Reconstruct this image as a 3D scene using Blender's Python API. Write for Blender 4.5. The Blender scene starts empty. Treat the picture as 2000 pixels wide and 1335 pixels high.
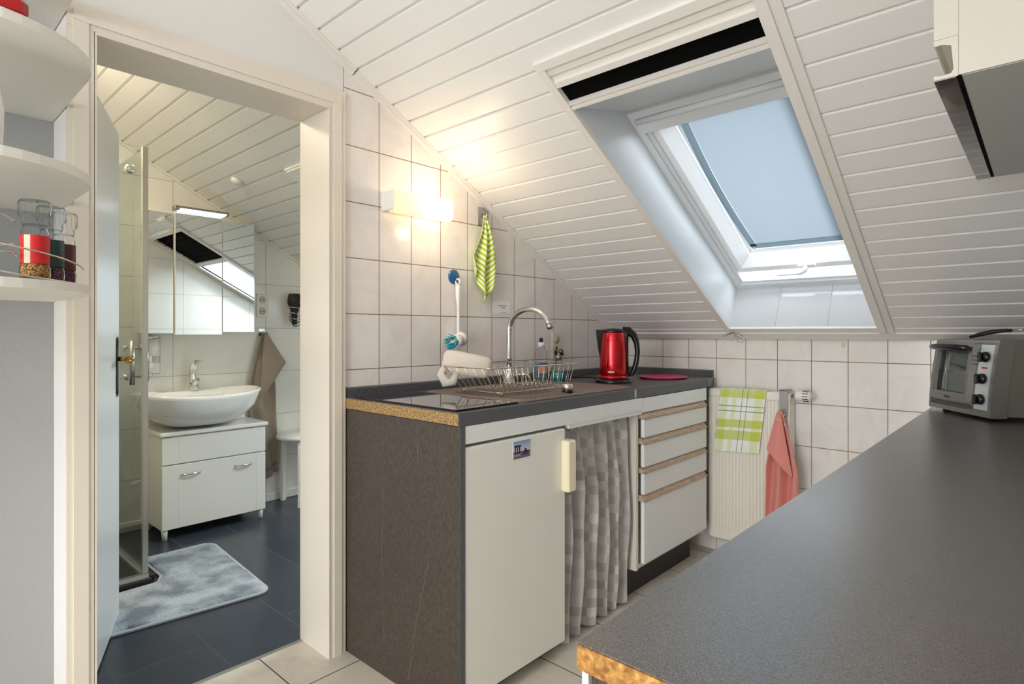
import bpy, math, random
from mathutils import Vector, Matrix
from math import sin, cos, pi, radians, sqrt, atan2, floor as ffloor
random.seed(7)
C = bpy.context.scene.collection
SC = bpy.context.scene

# ------------------------------------------------------------------ camera
cam_d = bpy.data.cameras.new('camera')
cam_d.sensor_width = 36.0
cam_d.lens = 1141.1*36/2000
cam_d.shift_y = -18.5/2000
cam_d.clip_start = 0.02
cam = bpy.data.objects.new('camera', cam_d)
cam.location = (1.8307, 0, 1.1223)
cam.rotation_euler = (radians(90), 0, radians(42.333))
C.objects.link(cam)
SC.camera = cam

# ------------------------------------------------------------------ world and exposure
SC.view_settings.view_transform = 'Standard'
SC.view_settings.look = 'None'
SC.view_settings.gamma = 1.0
SC.view_settings.use_curve_mapping = False
SC.view_settings.exposure = 0.27
w = bpy.data.worlds.new('overcast_sky')
SC.world = w
w.use_nodes = True
wn = w.node_tree.nodes
wn['Background'].inputs[0].default_value = (0.88, 0.94, 1.0, 1)
wn['Background'].inputs[1].default_value = 1.25
SC.cycles.use_denoising = True
SC.cycles.max_bounces = 10
SC.cycles.diffuse_bounces = 5
SC.cycles.glossy_bounces = 5
SC.cycles.transparent_max_bounces = 12
SC.cycles.sample_clamp_indirect = 6.0
SC.cycles.caustics_reflective = False
SC.cycles.caustics_refractive = False

# ceiling slope: z = A0 - B0*Y ; O = foot of slope, S up the slope, N outwards
A0, B0 = 2.7026, 0.5516
TH = math.atan(B0)
N = Vector((0, sin(TH), cos(TH)))
S = Vector((0, -cos(TH), sin(TH)))
O = Vector((0, 2.908, A0-B0*2.908))
def SP(x, s, off=0.0):
    p = O + S*s + N*off
    return Vector((x, p.y, p.z))
def zc(y): return A0-B0*y

def area(name, loc, rot, sx, sy, power, color=(1, 1, 1)):
    l = bpy.data.lights.new(name, 'AREA')
    l.shape = 'RECTANGLE'; l.size = sx; l.size_y = sy
    l.energy = power; l.color = color
    o = bpy.data.objects.new(name, l)
    o.location = loc; o.rotation_euler = rot
    C.objects.link(o)
    return o
# daylight standing over the two roof windows
p = SP(1.02, 0.74, 0.62)
area('daylight_over_kitchen_roof_window', p, (TH*-1, 0, 0), 1.0, 1.4, 31, (0.93, 0.97, 1.0))
p = SP(-0.58, 0.62, 0.55)
area('daylight_over_bathroom_roof_window', p, (TH*-1, 0, 0), 0.9, 1.4, 58, (0.92, 0.97, 1.0))
# two unseen area lights added behind the camera to fill the kitchen
area('fill_area_behind_camera', (1.40, -3.2, 1.05), (radians(90), 0, 0), 1.3, 2.0, 60, (0.95, 0.97, 1.0))
area('upper_fill_behind_camera', (1.15, -1.6, 2.38), (0, 0, 0), 0.6, 0.6, 12, (1.0, 0.98, 0.95))
area('bathroom_fill_light', (-1.15, 0.36, 2.385), (0, 0, 0), 0.4, 0.4, 13, (1.0, 0.86, 0.64))  # hidden light added to brighten the bathroom, apart from the fitting on the slope

pl_ = bpy.data.lights.new('fill_point_behind_camera', 'POINT'); pl_.energy = 24; pl_.shadow_soft_size = 0.16; pl_.color = (0.97, 0.98, 1.0)  # unseen point light added to lift the sloping ceiling evenly
po_ = bpy.data.objects.new('fill_point_behind_camera', pl_); po_.location = (1.20, -1.3, 1.80); C.objects.link(po_)
# ------------------------------------------------------------------ helpers
def lin(c):
    r = []
    for v in c:
        v = v/255.0
        r.append(v/12.92 if v <= 0.04045 else ((v+0.055)/1.055)**2.4)
    return (r[0], r[1], r[2], 1.0)

MATS = {}
def mat(name, col=(200, 200, 200), rough=0.5, metal=0.0, bump=None, spec=0.5, coat=0.0, noise=None, sheen=0.0):
    m = bpy.data.materials.new(name); m.use_nodes = True
    nt = m.node_tree; b = nt.nodes['Principled BSDF']
    b.inputs['Base Color'].default_value = lin(col)
    b.inputs['Roughness'].default_value = rough
    b.inputs['Metallic'].default_value = metal
    b.inputs['Specular IOR Level'].default_value = spec
    b.inputs['Coat Weight'].default_value = coat
    b.inputs['Sheen Weight'].default_value = sheen
    tc = None
    if bump or noise:
        tc = nt.nodes.new('ShaderNodeTexCoord')
    if noise:   # (scale, other colour, low, high)
        n = nt.nodes.new('ShaderNodeTexNoise'); n.inputs['Scale'].default_value = noise[0]
        n.inputs['Detail'].default_value = 5
        nt.links.new(tc.outputs['Object'], n.inputs['Vector'])
        cr = nt.nodes.new('ShaderNodeValToRGB')
        cr.color_ramp.elements[0].position = noise[2]; cr.color_ramp.elements[1].position = noise[3]
        cr.color_ramp.elements[0].color = lin(col); cr.color_ramp.elements[1].color = lin(noise[1])
        nt.links.new(n.outputs[0], cr.inputs[0]); nt.links.new(cr.outputs[0], b.inputs['Base Color'])
    if bump:    # (scale, strength, distance)
        n = nt.nodes.new('ShaderNodeTexNoise'); n.inputs['Scale'].default_value = bump[0]
        n.inputs['Detail'].default_value = 4
        nt.links.new(tc.outputs['Object'], n.inputs['Vector'])
        bp = nt.nodes.new('ShaderNodeBump'); bp.inputs['Strength'].default_value = bump[1]
        bp.inputs['Distance'].default_value = bump[2]
        nt.links.new(n.outputs[0], bp.inputs['Height']); nt.links.new(bp.outputs[0], b.inputs['Normal'])
    MATS[name] = m
    return m

def tile_mat(name, ax, ay, x0, y0, tw, th, mortar, c1, c2, cm, rough=0.25, offset=0.0, cloud=(210, 200, 190), cloud_amt=0.35, cs=6.0, freq=2):
    m = bpy.data.materials.new(name); m.use_nodes = True
    nt = m.node_tree; L = nt.links; b = nt.nodes['Principled BSDF']
    tc = nt.nodes.new('ShaderNodeTexCoord'); sp = nt.nodes.new('ShaderNodeSeparateXYZ')
    L.new(tc.outputs['Object'], sp.inputs[0])
    cb = nt.nodes.new('ShaderNodeCombineXYZ')
    def sub(src, v):
        a = nt.nodes.new('ShaderNodeMath'); a.operation = 'SUBTRACT'; L.new(src, a.inputs[0]); a.inputs[1].default_value = v
        return a.outputs[0]
    L.new(sub(sp.outputs[ax], x0-20*tw), cb.inputs[0]); L.new(sub(sp.outputs[ay], y0-20*th), cb.inputs[1])
    br = nt.nodes.new('ShaderNodeTexBrick')
    br.offset = offset; br.offset_frequency = freq; br.squash = 1
    br.inputs['Scale'].default_value = 1.0
    br.inputs['Brick Width'].default_value = tw; br.inputs['Row Height'].default_value = th
    br.inputs['Mortar Size'].default_value = mortar; br.inputs['Mortar Smooth'].default_value = 0.15
    br.inputs['Color1'].default_value = lin(c1); br.inputs['Color2'].default_value = lin(c2); br.inputs['Mortar'].default_value = lin(cm)
    L.new(cb.outputs[0], br.inputs['Vector'])
    n = nt.nodes.new('ShaderNodeTexNoise'); n.inputs['Scale'].default_value = cs; n.inputs['Detail'].default_value = 6; n.inputs['Distortion'].default_value = 1.0
    L.new(tc.outputs['Object'], n.inputs['Vector'])
    cr = nt.nodes.new('ShaderNodeValToRGB'); cr.color_ramp.elements[0].position = 0.45; cr.color_ramp.elements[1].position = 0.72
    L.new(n.outputs[0], cr.inputs[0])
    inv = nt.nodes.new('ShaderNodeMath'); inv.operation = 'SUBTRACT'; inv.inputs[0].default_value = 1; L.new(br.outputs['Fac'], inv.inputs[1])
    mu = nt.nodes.new('ShaderNodeMath'); mu.operation = 'MULTIPLY'; L.new(cr.outputs[0], mu.inputs[0]); L.new(inv.outputs[0], mu.inputs[1])
    m2 = nt.nodes.new('ShaderNodeMath'); m2.operation = 'MULTIPLY'; L.new(mu.outputs[0], m2.inputs[0]); m2.inputs[1].default_value = cloud_amt
    mx = nt.nodes.new('ShaderNodeMix'); mx.data_type = 'RGBA'
    L.new(m2.outputs[0], mx.inputs[0]); L.new(br.outputs['Color'], mx.inputs[6]); mx.inputs[7].default_value = lin(cloud)
    L.new(mx.outputs[2], b.inputs['Base Color'])
    rr = nt.nodes.new('ShaderNodeMapRange'); L.new(br.outputs['Fac'], rr.inputs[0]); rr.inputs[3].default_value = rough; rr.inputs[4].default_value = 0.85
    L.new(rr.outputs[0], b.inputs['Roughness'])
    bp = nt.nodes.new('ShaderNodeBump'); bp.inputs['Strength'].default_value = 0.5; bp.inputs['Distance'].default_value = 0.002
    L.new(inv.outputs[0], bp.inputs['Height']); L.new(bp.outputs[0], b.inputs['Normal'])
    MATS[name] = m
    return m

def speck_mat(name, c1, c2, scale, rough, c3=None, metal=0.0, lo=0.4, hi=0.6, bump=0.15, stretch=(1, 1, 1), spec=0.5):
    m = bpy.data.materials.new(name); m.use_nodes = True
    nt = m.node_tree; L = nt.links; b = nt.nodes['Principled BSDF']
    tc = nt.nodes.new('ShaderNodeTexCoord'); mp = nt.nodes.new('ShaderNodeMapping'); mp.inputs['Scale'].default_value = stretch
    L.new(tc.outputs['Object'], mp.inputs[0])
    n = nt.nodes.new('ShaderNodeTexNoise'); n.inputs['Scale'].default_value = scale; n.inputs['Detail'].default_value = 3
    L.new(mp.outputs[0], n.inputs['Vector'])
    cr = nt.nodes.new('ShaderNodeValToRGB'); e = cr.color_ramp.elements
    e[0].position = lo; e[1].position = hi; e[0].color = lin(c1); e[1].color = lin(c2)
    if c3:
        x = e.new(min(0.99, hi+0.12)); x.color = lin(c3)
    L.new(n.outputs[0], cr.inputs[0]); L.new(cr.outputs[0], b.inputs['Base Color'])
    b.inputs['Roughness'].default_value = rough; b.inputs['Metallic'].default_value = metal
    b.inputs['Specular IOR Level'].default_value = spec
    bp = nt.nodes.new('ShaderNodeBump'); bp.inputs['Strength'].default_value = bump; bp.inputs['Distance'].default_value = 0.001
    L.new(n.outputs[0], bp.inputs['Height']); L.new(bp.outputs[0], b.inputs['Normal'])
    MATS[name] = m
    return m

def glass_mat(name, tint=(245, 250, 250), amt=0.10, rough=0.0):
    """thin clear sheet: mostly transparent with a fresnel reflection"""
    m = bpy.data.materials.new(name); m.use_nodes = True
    nt = m.node_tree; L = nt.links; nt.nodes.remove(nt.nodes['Principled BSDF'])
    out = nt.nodes['Material Output']
    t = nt.nodes.new('ShaderNodeBsdfTransparent'); t.inputs[0].default_value = lin(tint)
    g = nt.nodes.new('ShaderNodeBsdfGlossy'); g.inputs['Roughness'].default_value = rough
    f = nt.nodes.new('ShaderNodeLayerWeight'); f.inputs[0].default_value = amt
    mr = nt.nodes.new('ShaderNodeMapRange'); L.new(f.outputs['Fresnel'], mr.inputs[0]); mr.inputs[4].default_value = 0.75
    mx = nt.nodes.new('ShaderNodeMixShader'); L.new(mr.outputs[0], mx.inputs[0]); L.new(t.outputs[0], mx.inputs[1]); L.new(g.outputs[0], mx.inputs[2])
    L.new(mx.outputs[0], out.inputs[0])
    MATS[name] = m
    return m

def translucent_mat(name, col, trans=0.6, emis=None, weave=None):
    m = bpy.data.materials.new(name); m.use_nodes = True
    nt = m.node_tree; L = nt.links; nt.nodes.remove(nt.nodes['Principled BSDF'])
    out = nt.nodes['Material Output']
    d = nt.nodes.new('ShaderNodeBsdfDiffuse'); d.inputs[0].default_value = lin(col)
    t = nt.nodes.new('ShaderNodeBsdfTranslucent'); t.inputs[0].default_value = lin(col)
    if weave:
        tc = nt.nodes.new('ShaderNodeTexCoord'); n = nt.nodes.new('ShaderNodeTexNoise'); n.inputs['Scale'].default_value = weave[0]; n.inputs['Detail'].default_value = 6
        L.new(tc.outputs['Object'], n.inputs['Vector'])
        cr = nt.nodes.new('ShaderNodeValToRGB'); cr.color_ramp.elements[0].color = lin(weave[1]); cr.color_ramp.elements[1].color = lin(col)
        L.new(n.outputs[0], cr.inputs[0]); L.new(cr.outputs[0], t.inputs[0]); L.new(cr.outputs[0], d.inputs[0])
    mx = nt.nodes.new('ShaderNodeMixShader'); mx.inputs[0].default_value = trans
    L.new(d.outputs[0], mx.inputs[1]); L.new(t.outputs[0], mx.inputs[2])
    last = mx.outputs[0]
    g = nt.nodes.new('ShaderNodeBsdfGlossy'); g.inputs['Roughness'].default_value = 0.15
    if emis:
        e = nt.nodes.new('ShaderNodeEmission'); e.inputs[0].default_value = lin(emis[0]); e.inputs[1].default_value = emis[1]
        a = nt.nodes.new('ShaderNodeAddShader'); L.new(last, a.inputs[0]); L.new(e.outputs[0], a.inputs[1]); last = a.outputs[0]
    L.new(last, out.inputs[0])
    MATS[name] = m
    return m

def emit_mat(name, col, s):
    m = bpy.data.materials.new(name); m.use_nodes = True
    nt = m.node_tree; b = nt.nodes['Principled BSDF']
    b.inputs['Emission Color'].default_value = lin(col); b.inputs['Emission Strength'].default_value = s
    MATS[name] = m
    return m

class MB:
    """collects shapes; build() links them as one mesh object"""
    def __init__(s): s.v = []; s.f = []; s.m = []; s.sm = []; s.uv = {}
    def add(s, vs, fs, mi=0, smooth=False, uvs=None):
        b = len(s.v); s.v += [Vector(v) for v in vs]
        for f in fs:
            s.f.append([i+b for i in f]); s.m.append(mi); s.sm.append(smooth)
        if uvs:
            for i, u in enumerate(uvs): s.uv[b+i] = u
    def box(s, x0, x1, y0, y1, z0, z1, mi=0, r=0.0):
        if x0 > x1: x0, x1 = x1, x0
        if y0 > y1: y0, y1 = y1, y0
        if z0 > z1: z0, z1 = z1, z0
        r = min(r, (x1-x0)*.45, (y1-y0)*.45, (z1-z0)*.45)
        if r <= 0:
            vs = [(x, y, z) for x in (x0, x1) for y in (y0, y1) for z in (z0, z1)]
            s.add(vs, [(0, 1, 3, 2), (4, 6, 7, 5), (0, 4, 5, 1), (2, 3, 7, 6), (0, 2, 6, 4), (1, 5, 7, 3)], mi)
            return
        c = Vector(((x0+x1)/2, (y0+y1)/2, (z0+z1)/2)); h = Vector(((x1-x0)/2, (y1-y0)/2, (z1-z0)/2))
        vs = []; idx = {}
        for sx in (-1, 1):
            for sy in (-1, 1):
                for sz in (-1, 1):
                    for a in range(3):
                        q = [h.x-r, h.y-r, h.z-r]; q[a] += r
                        idx[(sx, sy, sz, a)] = len(vs)
                        vs.append((c.x+sx*q[0], c.y+sy*q[1], c.z+sz*q[2]))
        fs = []
        for a in range(3):
            b1, b2 = (a+1) % 3, (a+2) % 3
            for sg in (-1, 1):
                l = []
                for (u, v) in ((-1, -1), (1, -1), (1, 1), (-1, 1)):
                    k = [0, 0, 0]; k[a] = sg; k[b1] = u; k[b2] = v; l.append(idx[(*k, a)])
                fs.append(l if sg > 0 else l[::-1])
        for a in range(3):
            b1, b2 = (a+1) % 3, (a+2) % 3
            for u in (-1, 1):
                for v in (-1, 1):
                    l = []
                    for sg, ax in ((-1, b1), (1, b1), (1, b2), (-1, b2)):
                        k = [0, 0, 0]; k[a] = sg; k[b1] = u; k[b2] = v; l.append(idx[(*k, ax)])
                    fs.append(l)
        for sx in (-1, 1):
            for sy in (-1, 1):
                for sz in (-1, 1):
                    fs.append([idx[(sx, sy, sz, a)] for a in range(3)])
        s.add(vs, fs, mi)
    def prism(s, poly, axis, a0, a1, mi=0, side=None, smooth=False):
        """extrude a 2D polygon along axis 0/1/2; poly in the two other axes in order"""
        n = len(poly); vs = []
        for a in (a0, a1):
            for (p, q) in poly:
                v = [0, 0, 0]; v[axis] = a; o = [i for i in range(3) if i != axis]; v[o[0]] = p; v[o[1]] = q
                vs.append(v)
        s.add(vs, [list(range(n))[::-1], list(range(n, 2*n))], mi)
        b = len(s.v)-2*n
        for i in range(n):
            j = (i+1) % n
            s.f.append([b+i, b+j, b+n+j, b+n+i]); s.m.append(mi if side is None else side); s.sm.append(smooth)
    def quad(s, pts, mi=0, uvs=None): s.add(pts, [list(range(len(pts)))], mi, False, uvs)
    def hexa(s, pts, mi=0):
        """8 points: bottom ring 4, top ring 4"""
        s.add(pts, [(3, 2, 1, 0), (4, 5, 6, 7), (0, 1, 5, 4), (1, 2, 6, 5), (2, 3, 7, 6), (3, 0, 4, 7)], mi)
    def tube(s, pts, r, n=8, mi=0, cap=True, closed=False):
        pts = [Vector(p) for p in pts]; k = len(pts)
        rr = r if isinstance(r, (list, tuple)) else [r]*k
        rings = []; prev = None
        for i in range(k):
            if closed: t = pts[(i+1) % k]-pts[i-1]
            else: t = pts[min(i+1, k-1)]-pts[max(i-1, 0)]
            if t.length < 1e-9: t = Vector((0, 0, 1))
            t.normalize()
            if prev is None:
                u = t.orthogonal().normalized()
            else:
                u = prev-t*prev.dot(t)
                u = u.normalized() if u.length > 1e-6 else t.orthogonal().normalized()
            prev = u; w_ = t.cross(u)
            rings.append([pts[i]+(u*cos(2*pi*j/n)+w_*sin(2*pi*j/n))*rr[i] for j in range(n)])
        vs = [v for rg in rings for v in rg]; fs = []
        m_ = k if closed else k-1
        for i in range(m_):
            for j in range(n):
                a = i*n+j; b = i*n+(j+1) % n; c = ((i+1) % k)*n+(j+1) % n; d = ((i+1) % k)*n+j
                fs.append((a, b, c, d))
        s.add(vs, fs, mi, True)
        if cap and not closed:
            b = len(s.v)-k*n
            s.f.append(list(range(b, b+n))[::-1]); s.m.append(mi); s.sm.append(False)
            s.f.append(list(range(b+(k-1)*n, b+k*n))); s.m.append(mi); s.sm.append(False)
    def lathe(s, prof, c=(0, 0, 0), n=32, mi=0, sx=1, sy=1, smooth=True, caps=True, axis='z'):
        vs = []; k = len(prof)
        for (r, z) in prof:
            for j in range(n):
                a = 2*pi*j/n
                p = (r*cos(a)*sx, r*sin(a)*sy, z)
                if axis == 'x': p = (p[2], p[0], p[1])
                if axis == 'y': p = (p[1], p[2], p[0])
                vs.append((c[0]+p[0], c[1]+p[1], c[2]+p[2]))
        fs = []
        for i in range(k-1):
            for j in range(n):
                fs.append((i*n+j, i*n+(j+1) % n, (i+1)*n+(j+1) % n, (i+1)*n+j))
        s.add(vs, fs, mi, smooth)
        if caps:
            b = len(s.v)-k*n
            if prof[0][0] > 1e-5: s.f.append(list(range(b, b+n))[::-1]); s.m.append(mi); s.sm.append(False)
            if prof[-1][0] > 1e-5: s.f.append(list(range(b+(k-1)*n, b+k*n))); s.m.append(mi); s.sm.append(False)
    def grid(s, fn, nu, nv, mi=0, smooth=True, uvscale=(1, 1), thick=0.0):
        vs = []; uv = []
        for j in range(nv+1):
            for i in range(nu+1):
                vs.append(Vector(fn(i/nu, j/nv))); uv.append((i/nu*uvscale[0], j/nv*uvscale[1]))
        fs = [(j*(nu+1)+i, j*(nu+1)+i+1, (j+1)*(nu+1)+i+1, (j+1)*(nu+1)+i) for j in range(nv) for i in range(nu)]
        s.add(vs, fs, mi, smooth, uv)
    def xf(s, M):
        s.v = [M @ v for v in s.v]; return s
    def build(s, name, mats, parent=None, solid=0.0, subsurf=0, bevel=0.0):
        me = bpy.data.meshes.new(name)
        me.from_pydata([tuple(v) for v in s.v], [], s.f)
        if not isinstance(mats, (list, tuple)): mats = [mats]
        for m_ in mats: me.materials.append(MATS[m_] if isinstance(m_, str) else m_)
        for i, pl in enumerate(me.polygons):
            pl.material_index = s.m[i]; pl.use_smooth = s.sm[i]
        if s.uv:
            ul = me.uv_layers.new(name='UVMap')
            for lp in me.loops:
                ul.data[lp.index].uv = s.uv.get(lp.vertex_index, (0, 0))
        me.update()
        o = bpy.data.objects.new(name, me); C.objects.link(o)
        if solid:
            md = o.modifiers.new('thickness', 'SOLIDIFY'); md.thickness = solid; md.offset = 0
        if bevel:
            md = o.modifiers.new('bevel', 'BEVEL'); md.width = bevel; md.segments = 2; md.limit_method = 'ANGLE'
        if subsurf:
            md = o.modifiers.new('smooth', 'SUBSURF'); md.levels = subsurf; md.render_levels = subsurf
        if parent:
            o.parent = parent
            q = parent; M = Matrix.Translation(parent.location) if parent.type == 'EMPTY' else Matrix.Identity(4)
            o.matrix_parent_inverse = M.inverted()
        return o

def thing(name, label, cat, loc=(0, 0, 0), group=None):
    o = bpy.data.objects.new(name, None); C.objects.link(o)
    o.location = loc; o.empty_display_size = 0.05
    o['label'] = label; o['category'] = cat
    if group: o['group'] = group
    return o
def tag(o, label, cat, group=None):
    o['label'] = label; o['category'] = cat
    if group: o['group'] = group
    return o
def struct(o):
    o['kind'] = 'structure'; return o
def arc(c, r, a0, a1, n, plane='xz', y=0):
    out = []
    for i in range(n+1):
        a = a0+(a1-a0)*i/n
        out.append((c[0]+r*cos(a), y, c[1]+r*sin(a)) if plane == 'xz' else (c[0]+r*cos(a), c[1]+r*sin(a), y))
    return out

# ------------------------------------------------------------------ materials
mat('paint', (228, 226, 223), 0.75, bump=(60, 0.12, 0.004))
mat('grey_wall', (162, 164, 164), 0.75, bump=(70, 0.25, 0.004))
mat('door_trim', (229, 221, 208), 0.38)
mat('door_leaf', (226, 230, 230), 0.30)
mat('plank', (234, 233, 230), 0.40)
mat('white_trim', (232, 228, 222), 0.42)
mat('lining', (222, 226, 229), 0.35)
mat('sash', (244, 246, 248), 0.35)
mat('black', (3, 3, 3), 0.95, spec=0.1)
mat('moulding_shadow', (40, 36, 32), 0.9)
glass_mat('window_glass', (250, 253, 255), 0.06)
glass_mat('clear_glass', (252, 254, 253), 0.05)
translucent_mat('blind_cloth', (92, 97, 101), 0.75, weave=(240, (86, 92, 96)))
translucent_mat('blind_hem', (74, 84, 90), 0.5)
tile_mat('wall_tiles', 1, 2, 1.2747, 1.1895, 0.15, 0.2, 0.0017, (238, 233, 229), (233, 228, 224), (137, 100, 80), 0.16, cloud=(218, 210, 204), cloud_amt=0.45, cs=9)
tile_mat('wall_tiles_back', 0, 2, 0.1209, 1.1895, 0.1515, 0.2, 0.0017, (236, 233, 229), (230, 228, 223), (137, 104, 84), 0.16, cloud=(214, 208, 200), cloud_amt=0.45, cs=9)
tile_mat('bathroom_tiles', 1, 2, 1.207, 1.152, 0.558, 0.288, 0.0014, (232, 230, 222), (229, 227, 219), (158, 152, 142), 0.13, cloud=(220, 218, 208), cloud_amt=0.3)
tile_mat('bathroom_tiles_side', 0, 2, -1.987, 1.152, 0.558, 0.288, 0.0014, (232, 230, 222), (229, 227, 219), (158, 152, 142), 0.13, cloud=(220, 218, 208), cloud_amt=0.3)
tile_mat('floor_tiles', 0, 1, 0.096, 0.90, 0.33, 0.33, 0.0022, (216, 208, 194), (208, 200, 186), (66, 56, 46), 0.32, cloud=(184, 176, 160), cloud_amt=0.6, cs=7)
tile_mat('bathroom_floor_tiles', 0, 1, -0.70, 0.532, 0.60, 0.285, 0.0018, (50, 58, 70), (44, 52, 63), (84, 82, 84), 0.28, offset=0.5, cloud=(62, 66, 74), cloud_amt=0.6, cs=8)
tile_mat('sill_tiles', 0, 1, 0.91, 0.0, 0.22, 5.0, 0.0014, (196, 198, 199), (194, 196, 197), (160, 162, 164), 0.08, cloud=(188, 190, 192), cloud_amt=0.3)
speck_mat('worktop', (72, 69, 69), (96, 91, 89), 420, 0.42, (110, 104, 101), bump=0.25)
tt_ = speck_mat('table_top', (48, 42, 37), (72, 64, 58), 850, 0.38, (98, 90, 84), lo=0.38, hi=0.58, bump=0.4)
for k_, v_ in (('Coat Weight', 0.9), ('Coat Roughness', 0.25), ('Coat IOR', 3.6)): tt_.node_tree.nodes['Principled BSDF'].inputs[k_].default_value = v_
bp_ = [n for n in tt_.node_tree.nodes if n.type == 'BUMP'][0]; bp2_ = tt_.node_tree.nodes.new('ShaderNodeBump'); bp2_.inputs['Strength'].default_value = 0.22; bp2_.inputs['Distance'].default_value = 0.0006; tt_.node_tree.links.new(bp_.inputs['Height'].links[0].from_socket, bp2_.inputs['Height'])
tt_.node_tree.links.new(bp2_.outputs[0], tt_.node_tree.nodes['Principled BSDF'].inputs['Coat Normal'])
cr_ = [n for n in tt_.node_tree.nodes if n.type == 'VALTORGB'][0]; mr_ = tt_.node_tree.nodes.new('ShaderNodeMapRange'); mr_.inputs[1].default_value = 0.35; mr_.inputs[2].default_value = 0.65; mr_.inputs[3].default_value = 0.40; mr_.inputs[4].default_value = 1.0
tt_.node_tree.links.new([n for n in tt_.node_tree.nodes if n.type == 'TEX_NOISE'][0].outputs[0], mr_.inputs[0]); tt_.node_tree.links.new(mr_.outputs[0], tt_.node_tree.nodes['Principled BSDF'].inputs['Coat Weight'])
speck_mat('worktop_edge', (74, 76, 80), (92, 94, 98), 400, 0.4)
speck_mat('splash', (66, 68, 74), (84, 84, 88), 200, 0.28)
speck_mat('linen_laminate', (60, 53, 46), (78, 69, 60), 260, 0.55, bump=0.3, stretch=(1, 1, 0.25))
speck_mat('chipboard', (108, 82, 48), (168, 138, 92), 150, 0.85, (194, 166, 118), lo=0.33, hi=0.6, bump=0.8)
speck_mat('raw_chip', (132, 88, 38), (186, 138, 72), 170, 0.85, (208, 164, 98), lo=0.33, hi=0.6, bump=0.8)
mat('laminate_white', (232, 234, 232), 0.33)
mat('fridge_white', (234, 232, 224), 0.30)
mat('cream_plastic', (240, 229, 200), 0.35)
mat('carcass', (224, 220, 208), 0.45)
speck_mat('copper_strip', (176, 146, 126), (212, 188, 164), 20, 0.33, (224, 206, 184), metal=0.15, bump=0.05, stretch=(1, 1, 30))
mat('plinth', (32, 31, 32), 0.5)
mat('scratch_grey', (128, 122, 116), 0.6)
mat('hob_glass', (8, 8, 9), 0.03, spec=0.8, coat=1.0)
speck_mat('sink_stone', (112, 96, 88), (138, 120, 110), 300, 0.45)
mat('chrome', (226, 224, 220), 0.10, metal=1.0)
mat('brushed_steel', (190, 186, 180), 0.28, metal=1.0)
mat('wire_chrome', (214, 208, 198), 0.22, metal=1.0)
mat('red_metal', (196, 4, 24), 0.22, metal=0.75, coat=0.6)
mat('black_plastic', (14, 14, 15), 0.25)
mat('black_matte', (18, 18, 19), 0.6)
mat('pink_plastic', (214, 62, 118), 0.35)
mat('white_plastic', (238, 236, 232), 0.35)
translucent_mat('milky_plastic', (246, 238, 226), 0.35)
mat('teal_bristles', (28, 160, 172), 0.7)
mat('blue_plastic', (22, 92, 140), 0.15, coat=0.5)
glass_mat('bottle_plastic', (249, 250, 250), 0.10, 0.03)
mat('teal_liquid', (6, 132, 138), 0.12, coat=0.8)
mat('aqua_liquid', (26, 150, 170), 0.12, coat=0.8)
mat('navy', (22, 24, 90), 0.4)
mat('ink', (70, 66, 66), 0.7)
mat('orange_label', (228, 150, 120), 0.5)
mat('label_blue', (40, 90, 170), 0.5)
mat('label_red', (198, 20, 30), 0.45)
mat('label_black', (20, 52, 50), 0.45)
mat('label_maroon', (70, 14, 24), 0.45)
mat('label_cream', (214, 198, 170), 0.5)
speck_mat('spice_brown', (84, 42, 14), (200, 150, 84), 330, 0.8, lo=0.4, hi=0.6)
speck_mat('spice_dark', (20, 12, 14), (112, 76, 84), 300, 0.8, lo=0.4, hi=0.62)
speck_mat('spice_purple', (34, 10, 18), (120, 66, 90), 300, 0.8, lo=0.4, hi=0.62)
mat('radiator_white', (236, 231, 220), 0.35)
mat('tap_ceramic', (246, 246, 244), 0.07, coat=0.5)
mat('vanity_white', (236, 234, 226), 0.25)
mat('mirror', (238, 242, 242), 0.0, metal=1.0)
mat('grey_metal', (150, 150, 148), 0.35, metal=0.8)
mat('socket_cream', (226, 218, 200), 0.4)
mat('socket_white', (228, 224, 214), 0.4)
mat('brown_socket_hole', (196, 184, 160), 0.6)
mat('wire_black', (22, 20, 20), 0.6)
mat('oven_grey', (150, 148, 144), 0.35, metal=0.75)
mat('oven_side', (128, 124, 114), 0.5, metal=0.35)
mat('oven_panel', (214, 220, 222), 0.3, metal=0.3)
mat('oven_glass', (70, 74, 76), 0.05, coat=1.0)
mat('board_wood', (150, 100, 52), 0.55, noise=(14, (112, 70, 32), 0.4, 0.65))
mat('brass', (168, 130, 60), 0.25, metal=1.0)
mat('dark_bronze', (44, 38, 32), 0.45, metal=0.6)
mat('aluminium', (200, 198, 192), 0.28, metal=0.9)
mat('tray_stone', (40, 38, 38), 0.35)
mat('red_enamel', (168, 14, 20), 0.25)
mat('cab_white', (198, 193, 180), 0.35)
mat('cab_under', (196, 198, 194), 0.5)
mat('cab_strip', (92, 84, 82), 0.12, metal=0.6, coat=0.5, noise=(9, (132, 122, 118), 0.45, 0.6))
mat('shelf_white', (232, 230, 222), 0.5)
mat('tan_cable', (60, 40, 36), 0.5)
emit_mat('bulb_glow', (255, 206, 140), 25)
emit_mat('led_glow', (240, 248, 255), 3.5)
translucent_mat('lamp_diffuser', (255, 246, 228), 0.62, emis=((255, 222, 168), 0.25))

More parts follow.
